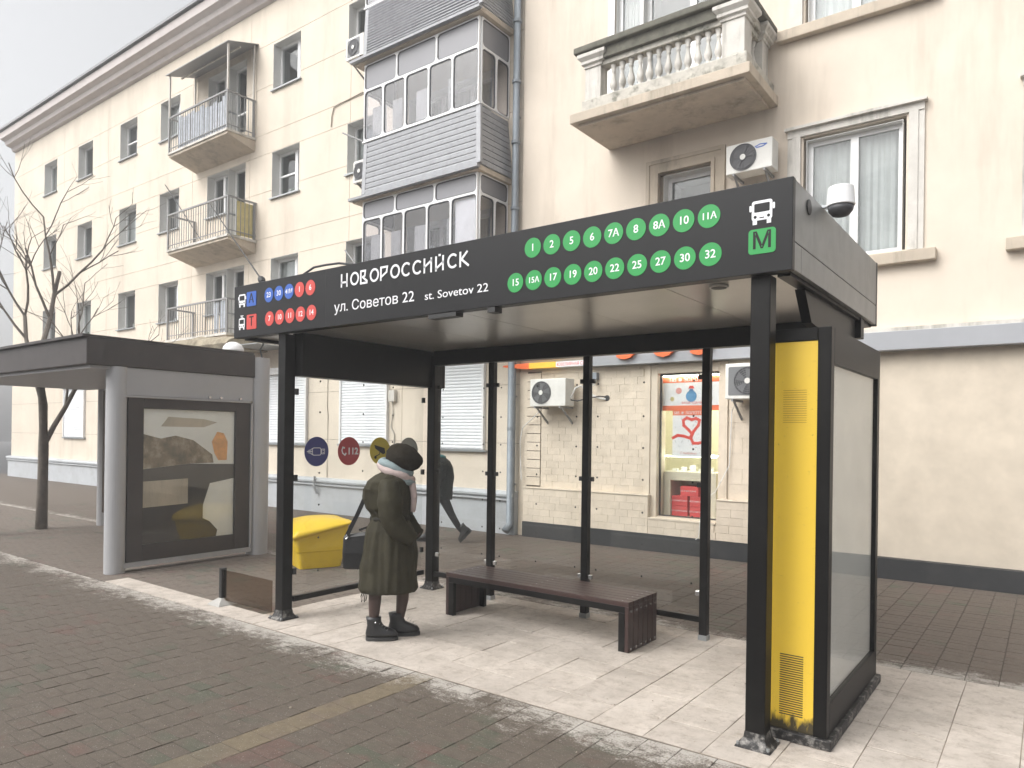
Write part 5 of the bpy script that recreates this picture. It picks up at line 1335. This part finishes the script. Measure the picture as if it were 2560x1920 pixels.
def roof_items():
    t = thing('roof_cable', (0, 0.6, 3.27), 'black cable looping over the roof edge of the shelter above the city name', 'cable')
    pts = []
    for (x, z) in ((-0.50, 3.27), (-0.42, 3.50), (-0.25, 3.55), (-0.05, 3.55), (0.15, 3.54), (0.36, 3.50), (0.55, 3.44), (0.7, 3.30)): pts.append((x, 0.6, z))
    MB().tube(pts, 0.012, 8).build('cable', M['wire'], t)
    d = thing('dome_camera', (4.9, 0.65, 3.25), 'white dome camera fixed at the right end of the shelter roof', 'camera')
    box('arm', M['steel'], d, 4.80, 4.90, 0.62, 0.66, 3.274, 3.29)
    MB().cyl((4.92, 0.64, 3.27), 'z', 0.085, 0.12, 24, 0.075).build('housing', M['dome'], d, bevel=0.006)
    MB().lathe((4.92, 0.64, 3.20), [(0.01, 0), (0.05, 0.012), (0.072, 0.04), (0.078, 0.069)], 20).build('lens', M['acdark'], d, smooth=True)
    MB().cyl((4.827, 0.26, 3.18), 'x', 0.045, 0.006, 24).build('dark_disc', M['blackplain'], SH)  # dark round disc on the right end panel
roof_items()

# ------------------------------------------------------------------ bench
def bench():
    t = thing('bench', (2.2, 1.42, 0), 'dark brown plank bench with bolted end panels under the shelter', 'bench')
    x0, x1, y0, y1 = 1.17, 3.205, 1.16, 1.70
    n = 6; w_ = (y1 - y0) / n
    for k in range(n):
        a, c = y0 + k * w_ + 0.0025, y0 + (k + 1) * w_ - 0.0025
        box('seat_plank', M['wood'], t, x0, x1, a, c, 0.385, 0.425, bevel=0.003)
        for xa, xb in ((x0, x0 + 0.035), (x1 - 0.035, x1)):
            p = box('end_plank', M['wood'], t, xa, xb, a, c, 0.004, 0.384, bevel=0.003)
            xs = xb if xa > 2 else xa - 0.004
            for z in (0.035, 0.345): MB().cyl((xs, (a + c) / 2, z), 'x', 0.011, 0.006, 10).build('bolt', M['chrome'], p)
    fr = MB()
    for ya in (y0 + 0.004, y1 - 0.05): fr.box(x0 + 0.036, x1 - 0.036, ya, ya + 0.045, 0.330, 0.384)
    for xa in (x0 + 0.036, x1 - 0.096):
        for ya in (y0 + 0.004, y1 - 0.05): fr.box(xa, xa + 0.06, ya, ya + 0.045, 0.004, 0.329)
    fr.build('frame', M['black'], t, bevel=0.003)
    for xx in (x0 + 0.08, x1 - 0.08, 2.18):
        for k in range(n): MB().cyl((xx, y0 + (k + .5) * w_, 0.4255), 'z', 0.006, 0.0015, 8).build('screw', M['steel'], t)
bench()

# ------------------------------------------------------------------ yellow-ended advertising light box
def lightbox():
    t = thing('advertising_lightbox', (4.78, 0.9, 0), 'tall advertising light box with yellow vented end panel at the shelter right end', 'light box')
    x0, x1, y0, y1 = 4.605, 4.97, 0.235, 1.72
    box('base', M['footsalt'], t, x0 - 0.005, x1 + 0.03, y0 - 0.02, y1 + 0.02, 0.004, 0.062, bevel=0.006)
    fr = MB(); fr.box(x0, 4.638, y0, y0 + 0.08, 0.063, 2.46); fr.box(4.895, x1, y0, y0 + 0.08, 0.063, 2.46); fr.box(4.638, 4.895, y0, y0 + 0.08, 2.385, 2.46)
    fr.build('frame', M['black'], t, bevel=0.004)
    box('rear_post', M['black'], t, x0, x1, y1 - 0.08, y1, 0.063, 2.46)
    box('end_panel', M['yellowbox'], t, 4.6385, 4.8945, y0 + 0.008, y0 + 0.05, 0.064, 2.384, bevel=0.002)
    sl = MB()
    for k in range(27): z = 0.152 + k * 0.0137; sl.box(4.70, 4.835, y0 + 0.0065, y0 + 0.02, z, z + 0.0055)
    o = sl.build('vent_slots', M['blackplain'], t); o['kind'] = 'stuff'
    s2 = MB()
    for k in range(15): z = 1.90 + k * 0.0137; s2.box(4.70, 4.835, y0 + 0.0065, y0 + 0.02, z, z + 0.003)
    o = s2.build('vent_slots', M['ventfaint'], t); o['kind'] = 'stuff'
    for xa, xb, xg in ((x0 + 0.03, x0 + 0.04, x0 + 0.015), (x1 - 0.04, x1 - 0.03, x1 - 0.02)):
        box('poster_sheet', M['cream'], t, xa, xb, y0 + 0.09, y1 - 0.09, 0.25, 2.25)
        box('cover_glass', M['glass'], t, xg, xg + 0.005, y0 + 0.09, y1 - 0.09, 0.25, 2.25)
    for (z0_, z1_) in ((0.063, 0.248), (2.252, 2.46)): box('side_rail', M['black'], t, x0, x1, y0 + 0.081, y1 - 0.081, z0_, z1_)
M['ventfaint'] = mat('shallow_vent', (0.40, 0.24, 0.02), 0.5)
lightbox()

# ------------------------------------------------------------------ yellow grit bin
def grit_bin():
    t = thing('grit_bin', (-2.10, 2.08, 0), 'yellow plastic grit bin with a sloping lid behind the shelter glass', 'grit bin', rz=R(-22))
    def rr(a, b, z, r=0.05, k=4, y=0.0):
        return [(p, q + y, z) for p, q in rr_pts(-a, a, -b, b, r, k)]
    def cut(a, b, z, r=0.05):       # rim rising towards the back
        return [(p, q, z + 0.16 * (q + b) / (2 * b)) for p, q in rr_pts(-a, a, -b, b, r, 4)]
    MB().loft([rr(.35, .28, .0), rr(.355, .285, .03), rr(.385, .32, .22), rr(.395, .33, .235), cut(.42, .36, .40), cut(.435, .375, .41), cut(.435, .375, .43)]).build('tub', M['bin'], t, local=True, bevel=0.006)
    lid = []
    for (o, dz, e) in ((-.025, -.02, 1), (.02, -.015, 1), (.025, .02, 1), (.015, .045, 1), (-.03, .075, .97), (-.12, .105, .85), (-.24, .12, .6)):
        a, b = .435 + o, .375 + o
        lid.append([(p, q, .43 + .16 * (q + .375) / .75 + dz + (0.035 * math.sin((q + .375) / .75 * PI * 1.6) if dz > .04 else 0)) for p, q in rr_pts(-a, a, -b, b, .07, 6)])
    MB().loft(lid).build('lid', M['bin'], t, local=True, smooth=True)
    for xx in (-.25, .25): MB().cyl((xx - .05, .40, .60), 'x', .018, .1, 10).build('hinge', M['bin'], t, local=True)
grit_bin()

# ------------------------------------------------------------------ people
UV = Vector((math.cos(YAW), math.sin(YAW), 0)); WV = Vector((-math.sin(YAW), math.cos(YAW), 0))

def skin_body(name, nodes, edges, m, parent, frame):
    me = bpy.data.meshes.new(name); me.from_pydata([frame(n[0]) for n in nodes], edges, [])
    o = bpy.data.objects.new(name, me); COL.objects.link(o)
    sk = o.modifiers.new('skin', 'SKIN'); me.skin_vertices[0].data[0].use_root = True
    for i, n in enumerate(nodes):
        r = n[1]; me.skin_vertices[0].data[i].radius = r if isinstance(r, tuple) else (r, r)
    sb = o.modifiers.new('sub', 'SUBSURF'); sb.levels = 2; sb.render_levels = 2
    dg = bpy.context.evaluated_depsgraph_get(); me2 = bpy.data.meshes.new_from_object(o.evaluated_get(dg))
    bpy.data.objects.remove(o)
    me2.materials.clear(); me2.materials.append(m); me2.shade_smooth()
    return link(name, me2, parent)

def garment(rings, frame, folds=0.008, n=40, seed=0.0, vert=6.0, quilt=0.0, waist=None):
    """rings: (z, centre u, centre w, half u, half w). Lofted cloth with folds."""
    out_ = []
    # resample rings smoothly
    rs = []
    for i in range(len(rings) - 1):
        for k in range(4):
            t_ = k / 4; s_ = t_ * t_ * (3 - 2 * t_) * 0.5 + t_ * 0.5
            rs.append(tuple(a + (b - a) * s_ for a, b in zip(rings[i], rings[i + 1])))
    rs.append(rings[-1])
    for (z, cu, cw, a, b) in rs:
        ring = []
        for k in range(n):
            th = 2 * PI * k / n
            f = 1 + (noise.noise(Vector((math.cos(th) * 2.2 + seed, math.sin(th) * 2.2, z * vert))) * folds / 0.2 + noise.noise(Vector((math.cos(th) * 6 + seed, math.sin(th) * 6, z * vert * 0.35))) * folds / 0.25)
            if waist:
                dzz = abs(z - waist); f += 0.030 * math.sin(th * 15 + 2.5 * noise.noise(Vector((th * 1.5, seed, 0)))) * math.exp(-dzz / 0.10) + (0.028 * math.sin(th * 6 + 1.3 + z * 2) * min(1, (waist - z) / 0.35) if z < waist else 0.02 * noise.noise(Vector((th * 1.6, z * 14, seed))) * min(1, dzz / 0.08))
            if quilt: f += quilt * abs(math.sin(z * PI / 0.085)) * 0.06
            ring.append(frame((cu + a * f * math.cos(th), cw + b * f * math.sin(th), z)))
        out_.append(ring)
    return MB().loft(out_)

def sleeve(pts, rad, frame, n=16, seed=3.0):
    P = [Vector(p) for p in pts]; q = []; rr = []
    for i in range(len(P) - 1):
        for k in range(5):
            t_ = k / 5; q.append(P[i].lerp(P[i + 1], t_)); rr.append(rad[i] + (rad[i + 1] - rad[i]) * t_)
    q.append(P[-1]); rr.append(rad[-1])
    # smooth the path
    for _ in range(3):
        q = [q[0]] + [(q[i - 1] + q[i] * 2 + q[i + 1]) / 4 for i in range(1, len(q) - 1)] + [q[-1]]
    rr = [r * (1 + 0.10 * noise.noise(Vector((i * 0.55, seed, 0))) + 0.09 * abs(math.sin(i * 0.9 + seed))) for i, r in enumerate(rr)]
    return MB().tube([frame(tuple(p)) for p in q], rr, n)

def boot(frame, hx, hw, ang, m, parent, lift=0.0, pitch=0.0, shaft=0.19, length=0.275):
    """Ankle boot: heel at (hx,hw), pointing at angle ang in the u-w plane."""
    c, s_ = math.cos(ang), math.sin(ang)
    def loc(f, l, z):
        # pitch about the toe
        ff, zz = f - length, z
        f2 = ff * math.cos(pitch) - zz * math.sin(pitch) * -1 * -1; z2 = zz * math.cos(pitch) - ff * math.sin(pitch)
        f2 = ff * math.cos(pitch) + zz * math.sin(pitch)
        f, z = f2 + length, z2
        return frame((hx + f * c - l * s_, hw + f * s_ + l * c, z + lift))
    rings = []
    for (z, f0, f1, wd) in ((0.035, 0.0, length, 0.050), (0.06, -0.005, length - 0.002, 0.053), (0.085, -0.002, length - 0.02, 0.049), (0.105, 0.003, length - 0.07, 0.045), (0.13, 0.008, 0.150, 0.044), (0.165, 0.004, 0.130, 0.047), (shaft + 0.015, -0.004, 0.130, 0.054)):
        cx, a = (f0 + f1) / 2, (f1 - f0) / 2; ring = []
        for k in range(20):
            th = 2 * PI * k / 20; ct = math.cos(th); w_ = wd * (0.92 if ct < -0.5 else 1.0) * (1.0 - 0.12 * max(0, ct - 0.4))
            ring.append(loc(cx + a * math.copysign(abs(ct) ** 0.8, ct), w_ * math.sin(th), z))
        rings.append(ring)
    MB().loft(rings).build('boot', m, parent, smooth=True)
    sr = []
    for z, gg in ((0.004, 0.0), (0.034, 0.002)):
        ring = []
        for k in range(20):
            th = 2 * PI * k / 20; ct = math.cos(th); ring.append(loc(length / 2 + (length / 2 + 0.004) * math.copysign(abs(ct) ** 0.8, ct), 0.055 * math.sin(th) * (1.0 - 0.12 * max(0, ct - 0.4)), z))
        sr.append(ring)
    MB().loft(sr).build('sole', M['sole'], parent)
    # heel block
    hb = []
    for z in (0.0005, 0.005):
        hb.append([loc(0.035 + 0.035 * math.cos(2 * PI * k / 12), 0.044 * math.sin(2 * PI * k / 12), z) for k in range(12)])
    MB().loft(hb).build('heel', M['sole'], parent)
    return loc

def woman():
    base = Vector((1.35, 0.20, 0))
    t = thing('person', base, 'woman in long olive hooded coat and black ankle boots standing inside the shelter', 'person')
    fr = lambda p: base + UV * p[0] + WV * p[1] + Vector((0, 0, p[2]))
    nodes = [((0.0, 0.02, 0.88), (0.13, 0.12)), ((0.0, 0.02, 1.05), 0.115), ((0.01, 0.02, 1.25), (0.13, 0.11)), ((0.03, 0.03, 1.40), 0.075), ((0.06, 0.04, 1.47), 0.052), ((0.10, 0.06, 1.56), (0.085, 0.095)), ((0.13, 0.07, 1.63), (0.075, 0.085)),
             ((-0.07, -0.04, 0.80), 0.095), ((-0.10, -0.03, 0.47), 0.062), ((-0.105, -0.03, 0.34), 0.060), ((-0.115, -0.03, 0.10), 0.036), ((0.02, -0.02, 0.04), 0.030),
             ((0.07, 0.09, 0.80), 0.095), ((0.115, 0.12, 0.47), 0.062), ((0.115, 0.125, 0.34), 0.060), ((0.085, 0.13, 0.10), 0.036), ((0.21, 0.16, 0.04), 0.030),
             ((0.01, -0.14, 1.36), 0.055), ((0.03, -0.19, 1.10), 0.045), ((0.17, -0.15, 0.93), 0.035), ((0.235, -0.10, 0.89), (0.035, 0.02)),
             ((0.03, 0.18, 1.36), 0.055), ((0.06, 0.24, 1.10), 0.045), ((0.19, 0.22, 0.93), 0.035), ((0.25, 0.18, 0.89), (0.035, 0.02))]
    edges = [(0, 1), (1, 2), (2, 3), (3, 4), (4, 5), (5, 6), (0, 7), (7, 8), (8, 9), (9, 10), (10, 11), (0, 12), (12, 13), (13, 14), (14, 15), (15, 16), (2, 17), (17, 18), (18, 19), (19, 20), (2, 21), (21, 22), (22, 23), (23, 24)]
    skin_body('body', nodes, edges, M['tights'], t, fr)
    # head with face inside the hood (turned right and away)
    F = Vector((0.80, 0.60, -0.28)).normalized(); hc = Vector((0.125, 0.07, 1.585)); sidev = F.cross(Vector((0, 0, 1))).normalized(); upv = sidev.cross(F)
    hb = MB(); rings = []
    for i in range(1, 12):
        ph = PI * i / 12; ring = []
        for k in range(24):
            th = 2 * PI * k / 24; d = F * math.sin(ph) * math.cos(th) * 0.092 + sidev * math.sin(ph) * math.sin(th) * 0.072 - upv * math.cos(ph) * 0.108
            if math.cos(th) > 0.97 and 4 <= i <= 6: d += F * (0.022 if i < 6 else 0.010)
            ring.append(fr(hc + d))
        rings.append(ring)
    hb.loft(rings).build('head', M['skin'], t, smooth=True, sub=1)
    for q in (-1, 1):
        e = hc + F * 0.082 + sidev * q * 0.030 + upv * 0.012
        MB().lathe(fr(e), [(0.001, -0.010), (0.009, -0.006), (0.011, 0), (0.009, 0.006), (0.001, 0.010)], 10).build('eye', M['dots'], t)
    mth = hc + F * 0.085 - upv * 0.045
    MB().tube([fr(mth - sidev * 0.022), fr(mth + F * 0.006), fr(mth + sidev * 0.022)], 0.005, 6).build('mouth', M['stred'], t)
    # hood: shell open towards the face
    hood = []; vs = []; NI, NK = 36, 64; cen = Vector((0.112, 0.04, 1.595)); ok = []
    for i in range(NI + 1):
        ph = PI * i / NI
        for k in range(NK):
            th = 2 * PI * k / NK
            d = Vector((math.sin(ph) * math.cos(th), math.sin(ph) * math.sin(th), math.cos(ph)))
            r = Vector((d.x * 0.150, d.y * 0.145, d.z * 0.122)); r.z -= 0.020 * d.x
            br = max(0, d.dot(Vector((0.95, 0.05, -0.05)).normalized())) ** 6
            r += Vector((0.030, 0.008, -0.004)) * br
            low = max(0, d.dot(Vector((0.55, 0.0, -0.8)).normalized())) ** 4
            r += Vector((0.0, 0, -0.012)) * low
            r *= 1 + 0.045 * noise.noise(d * 2.7) + 0.030 * noise.noise(d * 7.5) + 0.014 * noise.noise(Vector((d.x * 5, d.y * 5, d.z * 26)))
            vs.append(fr(cen + r)); ok.append(d.dot(F) < 0.80)
    fs = []
    for i in range(NI):
        for k in range(NK):
            a, b, c, d = i * NK + k, i * NK + (k + 1) % NK, (i + 1) * NK + (k + 1) % NK, (i + 1) * NK + k
            if ok[a] and ok[b] and ok[c] and ok[d]: fs.append((a, b, c, d))
    h = MB().add(vs, fs).build('hood', M['hoodknit'], t, smooth=True)
    sm = h.modifiers.new('solid', 'SOLIDIFY'); sm.thickness = 0.012
    # coat
    rings = [(0.425, 0.0, 0.02, 0.232, 0.215), (0.45, 0.0, 0.02, 0.250, 0.225), (0.60, 0.0, 0.02, 0.248, 0.222), (0.78, 0.005, 0.02, 0.236, 0.212), (0.95, 0.01, 0.02, 0.208, 0.198), (1.045, 0.01, 0.02, 0.168, 0.165), (1.075, 0.01, 0.02, 0.160, 0.158), (1.11, 0.005, 0.02, 0.172, 0.17),
             (1.15, -0.005, 0.02, 0.192, 0.19), (1.24, -0.016, 0.02, 0.208, 0.205), (1.32, -0.018, 0.02, 0.205, 0.22), (1.39, -0.008, 0.02, 0.178, 0.21), (1.44, 0.012, 0.03, 0.135, 0.165), (1.48, 0.04, 0.04, 0.08, 0.09)]
    garment(rings, fr, folds=0.017, seed=1.0, n=96, quilt=0.25, waist=1.06).build('coat', M['coat'], t, smooth=True)
    bt = []
    garment([(1.045, 0.01, 0.02, 0.176, 0.172), (1.06, 0.01, 0.02, 0.178, 0.174), (1.078, 0.01, 0.02, 0.172, 0.168)], fr, folds=0.002, seed=1.0).build('belt', M['coatbelt'], t, smooth=True)
    sleeve([(0.02, -0.135, 1.39), (0.04, -0.195, 1.24), (0.055, -0.205, 1.08), (0.13, -0.175, 0.97), (0.225, -0.12, 0.895)], [0.080, 0.100, 0.094, 0.086, 0.066], fr).build('sleeve', M['coat'], t, smooth=True)
    sleeve([(0.04, 0.175, 1.39), (0.07, 0.235, 1.24), (0.085, 0.245, 1.08), (0.15, 0.225, 0.97), (0.24, 0.18, 0.895)], [0.075, 0.088, 0.082, 0.075, 0.06], fr, seed=8).build('sleeve', M['coat'], t, smooth=True)
    # scarf: two wool wraps
    def wrap(z0, tilt, a, b, rad, m, cu, seed):
        pts = []
        for k in range(33):
            th = 2 * PI * k / 32; pts.append(fr((cu + a * math.cos(th), 0.04 + b * math.sin(th), z0 - tilt * math.cos(th) + 0.008 * math.sin(3 * th + seed))))
        rr = [rad * (1 + 0.25 * noise.noise(Vector((k * 0.6, seed, 0)))) for k in range(33)]
        MB().tube(pts, rr, 12).build('scarf_wrap', m, t, smooth=True)
    wrap(1.505, 0.055, 0.120, 0.115, 0.036, M['tealscarf'], 0.05, 1)
    wrap(1.462, 0.060, 0.130, 0.125, 0.038, M['pinkscarf'], 0.055, 5)
    wrap(1.425, 0.058, 0.125, 0.12, 0.030, M['tealscarf'], 0.075, 9)
    sleeve([(0.20, 0.0, 1.37), (0.225, -0.01, 1.25), (0.215, -0.02, 1.12)], [0.03, 0.028, 0.02], fr, 10).build('scarf_end', M['pinkscarf'], t, smooth=True)
    boot(fr, -0.175, -0.045, 0.08, M['leather'], t)
    boot(fr, -0.005, 0.11, 0.12, M['leather'], t)
    for k in range(4):
        MB().tube([fr((0.165 + 0.022 * k, 0.095, 0.150 - 0.018 * k)), fr((0.172 + 0.022 * k, 0.125, 0.158 - 0.018 * k)), fr((0.165 + 0.022 * k, 0.155, 0.150 - 0.018 * k))], 0.003, 5).build('lace', M['scarfgrey'], t)
        MB().tube([fr((-0.055 + 0.022 * k, -0.075, 0.150 - 0.018 * k)), fr((-0.046 + 0.022 * k, -0.045, 0.158 - 0.018 * k)), fr((-0.055 + 0.022 * k, -0.012, 0.150 - 0.018 * k))], 0.003, 5).build('lace', M['scarfgrey'], t)
    MB().lathe(fr((-0.085, -0.088, 0.165)), [(0.001, -0.008), (0.008, 0), (0.001, 0.008)], 8).build('boot_stud', M['chrome'], t)
    # bag on a long strap
    bag = thing('handbag', fr((-0.29, 0.04, 0.6)), 'black shoulder bag on a wide strap hanging at her back', 'handbag')
    rings = []
    for z, a, b in ((0.605, 0.125, 0.04), (0.615, 0.135, 0.05), (0.75, 0.14, 0.06), (0.90, 0.135, 0.05), (0.925, 0.125, 0.035)):
        rings.append([fr((-0.265 + x_, 0.05 + y_, z + (0.02 * x_ / 0.14 if z > 0.8 else 0))) for x_, y_ in rr_pts(-a, a, -b, b, 0.025, 3)])
    MB().loft(rings).build('bag_body', M['leather'], bag, smooth=False, bevel=0.004)
    def ribbon(pts, wd, th=0.004):
        P = [Vector(p) for p in pts]; rg = []
        for i, p in enumerate(P):
            d = (P[min(i + 1, len(P) - 1)] - P[max(i - 1, 0)]).normalized(); sd_ = d.cross(Vector((0, 1, 0))).normalized() * wd / 2; nn = Vector((0, th, 0))
            rg.append([fr(tuple(p - sd_ - nn)), fr(tuple(p + sd_ - nn)), fr(tuple(p + sd_ + nn)), fr(tuple(p - sd_ + nn))])
        return MB().loft(rg)
    ribbon([(-0.365, 0.0, 0.90), (-0.27, -0.02, 1.09), (-0.185, -0.05, 1.28), (-0.10, -0.06, 1.40), (0.0, 0.0, 1.47)], 0.036).build('strap', M['leather'], bag)
    ribbon([(-0.15, 0.06, 0.94), (-0.2, 0.06, 0.97), (-0.27, 0.06, 0.945)], 0.02).build('handle', M['leather'], bag)
    MB().tube([fr((-0.368, -0.008, 0.915)), fr((-0.352, -0.012, 0.895)), fr((-0.37, -0.012, 0.875))], 0.006, 6).build('buckle', M['chrome'], bag)
    ts = MB()
    for k in range(4): ts.tube([fr((-0.205 + 0.01 * k, -0.03, 0.44)), fr((-0.225 + 0.017 * k, -0.035, 0.38)), fr((-0.22 + 0.012 * k, -0.035, 0.33 + 0.01 * (k % 2)))], 0.005, 5)
    ts.build('coat_tassel', M['coat'], t)
woman()

def walker():
    base = Vector((-2.19, 4.69, 0))
    t = thing('person', base, 'walking person in a dark jacket and teal hat, mid-stride behind the rear glass', 'person')
    fr = lambda p: base + UV * p[0] + WV * p[1] + Vector((0, 0, p[2]))
    nodes = [((0.03, 0, 0.86), (0.12, 0.12)), ((0.02, 0, 1.05), 0.12), ((0.02, 0, 1.25), (0.14, 0.12)), ((0.0, 0, 1.40), 0.07), ((-0.04, 0, 1.46), 0.052), ((-0.08, 0, 1.53), (0.08, 0.09)), ((-0.09, 0, 1.60), (0.07, 0.08)),
             ((0.07, -0.07, 0.78), 0.10), ((0.23, -0.07, 0.46), 0.065), ((0.35, -0.06, 0.26), 0.052), ((0.42, -0.05, 0.17), 0.038), ((0.44, -0.05, 0.06), 0.035),
             ((-0.03, 0.08, 0.78), 0.10), ((-0.16, 0.09, 0.46), 0.065), ((-0.15, 0.09, 0.10), 0.04), ((-0.27, 0.09, 0.04), 0.032),
             ((0.05, -0.16, 1.36), 0.055), ((0.03, -0.20, 1.10), 0.045), ((-0.12, -0.17, 0.95), 0.034), ((-0.17, -0.14, 0.93), (0.03, 0.02)),
             ((0.02, 0.16, 1.36), 0.055), ((0.05, 0.20, 1.10), 0.045), ((-0.05, 0.18, 0.90), 0.034), ((-0.08, 0.17, 0.84), (0.03, 0.02))]
    edges = [(0, 1), (1, 2), (2, 3), (3, 4), (4, 5), (5, 6), (0, 7), (7, 8), (8, 9), (9, 10), (10, 11), (0, 12), (12, 13), (13, 14), (14, 15), (2, 16), (16, 17), (17, 18), (18, 19), (2, 20), (20, 21), (21, 22), (22, 23)]
    skin_body('body', nodes, edges, M['trousers'], t, fr)
    hc = Vector((-0.10, 0.0, 1.545)); rings = []
    for i in range(1, 10):
        ph = PI * i / 10; rings.append([fr((hc.x - 0.01 + 0.088 * math.sin(ph) * math.cos(2 * PI * k / 20), hc.y + 0.075 * math.sin(ph) * math.sin(2 * PI * k / 20), hc.z - 0.105 * math.cos(ph))) for k in range(20)])
    MB().loft(rings).build('head', M['skin'], t, smooth=True)
    rings = []
    for i in range(0, 8):
        ph = PI * 0.5 * i / 8; rings.append([fr((hc.x + 0.103 * math.cos(ph) * math.cos(2 * PI * k / 20), hc.y + 0.09 * math.cos(ph) * math.sin(2 * PI * k / 20), hc.z - 0.0 + 0.12 * math.sin(ph))) for k in range(20)])
    rings = [[p - Vector((0, 0, 0.05)) for p in rings[0]]] + rings
    MB().loft(rings).build('hat', M['teal'], t, smooth=True)
    MB().tube([fr((-0.02 + 0.10 * math.cos(a / 12 * 2 * PI) * 1.0, 0.09 * math.sin(a / 12 * 2 * PI), 1.44 - 0.02 * math.cos(a / 12 * 2 * PI))) for a in range(13)], 0.038, 8).build('scarf', M['teal'], t, smooth=True)
    rings = [(0.72, 0.04, 0, 0.185, 0.18), (0.78, 0.04, 0, 0.19, 0.19), (0.95, 0.05, 0, 0.185, 0.19), (1.10, 0.06, 0, 0.19, 0.20), (1.25, 0.05, 0, 0.185, 0.215), (1.36, 0.03, 0, 0.15, 0.19), (1.43, 0.0, 0, 0.09, 0.11)]
    garment(rings, fr, folds=0.010, seed=4.0).build('jacket', M['coatb'], t, smooth=True)
    sleeve([(0.05, -0.15, 1.35), (0.07, -0.20, 1.2), (0.05, -0.21, 1.08), (-0.06, -0.18, 0.99), (-0.13, -0.16, 0.95)], [0.07, 0.07, 0.065, 0.058, 0.05], fr).build('sleeve', M['coatb'], t, smooth=True)
    sleeve([(0.02, 0.15, 1.35), (0.05, 0.20, 1.2), (0.06, 0.21, 1.08), (0.0, 0.19, 0.98), (-0.06, 0.18, 0.89)], [0.07, 0.07, 0.065, 0.058, 0.05], fr).build('sleeve', M['coatb'], t, smooth=True)
    boot(fr, -0.10, 0.09, PI, M['leather'], t)
    boot(fr, 0.66, -0.055, PI, M['leather'], t, pitch=R(48), lift=0.0)
walker()

def crumbs():
    rq = random.Random(3); mb = MB()
    for k in range(170):
        if k < 100: x, y = rq.uniform(0, 5.6), rq.uniform(-0.2, 2.1)
        else: x, y = rq.uniform(0.5, 5.0), rq.uniform(-2.2, -0.3)
        r = rq.uniform(0.002, 0.006) * (1.8 if k % 17 == 0 else 1)
        z0 = 0.0035 if y > -0.25 else 0.0; n = 5; a0 = rq.uniform(0, 6)
        pts = [(x + r * rq.uniform(.6, 1.2) * math.cos(a0 + 2 * PI * i / n), y + r * rq.uniform(.6, 1.2) * math.sin(a0 + 2 * PI * i / n)) for i in range(n)]
        mb.add([(a, b, z0) for a, b in pts] + [(a * .7 + x * .3, b * .7 + y * .3, z0 + r * 0.8) for a, b in pts], [tuple(range(n, 2 * n))] + [(i, (i + 1) % n, n + (i + 1) % n, n + i) for i in range(n)])
    tag(mb.build('grit_crumbs', M['joint']), kind='stuff')
crumbs()

# ------------------------------------------------------------------ bare street tree whose twigs enter at the left
def bare_tree():
    t = thing('bare_tree', (-8.6, 1.1, 0), 'bare street tree with thin twigs beside the older shelter, far left', 'tree')
    rnd = random.Random(11)
    tr = MB(); tw = MB()
    def grow(p, d, ln, r, lvl):
        n = 4; pts = [p]; q = p
        for k in range(n):
            d = (d + Vector((rnd.uniform(-.16, .16), rnd.uniform(-.16, .16), rnd.uniform(-.02, .12)))).normalized(); q = q + d * ln / n; pts.append(q)
        mb = tr if lvl == 0 else tw
        mb.tube(pts, [r * (1 - 0.35 * k / n) for k in range(n + 1)], 8 if lvl < 2 else 4)
        if lvl < 5:
            for _ in range(3 if lvl < 4 else 2):
                a = rnd.uniform(0, 2 * PI); sp = rnd.uniform(0.45, 0.85)
                side = d.cross(Vector((0, 0, 1)));
                if side.length < 1e-3: side = Vector((1, 0, 0))
                side.normalize(); up = side.cross(d)
                nd = (d + (side * math.cos(a) + up * math.sin(a)) * sp).normalized()
                grow(pts[rnd.choice((2, 3, 4))], nd, ln * rnd.uniform(0.55, 0.75), r * 0.5, lvl + 1)
    grow(Vector((-8.6, 1.1, 0)), Vector((0, 0, 1)), 3.0, 0.10, 0)
    tr.build('trunk', M['bark'], t, smooth=True); tw.build('branches', M['bark'], t)
bare_tree()

# ------------------------------------------------------------------ thin winter haze
def haze():
    m = bpy.data.materials.new('winter_haze'); m.use_nodes = True; t = m.node_tree; t.nodes.clear()
    o = N(t, 'ShaderNodeOutputMaterial'); v = N(t, 'ShaderNodeVolumePrincipled')
    v.inputs['Color'].default_value = (0.95, 0.95, 0.96, 1); v.inputs['Density'].default_value = HAZE; v.inputs['Anisotropy'].default_value = 0.1
    t.links.new(v.outputs[0], o.inputs['Volume'])
    tag(MB().box(-125, 65, -85, 65, -1.6, 15.6).build('haze', m), kind='stuff')
HAZE = 0.005
haze()

# ------------------------------------------------------------------ a plain street across the road, behind the camera, for reflections
def opposite():
    b = thing('opposite_building', (0, -24, 0), 'plain pale building across the road behind the viewer', 'building')
    box('wall', M['plasterL'], b, -30, 30, -26, -25, -0.1, 9)
    for i in range(-9, 10):
        for z in (1.2, 4.0, 6.6): MB().box(i * 3 - 0.7, i * 3 + 0.7, -25, -24.97, z, z + 1.4).build('window', M['acdark'], b)
opposite()
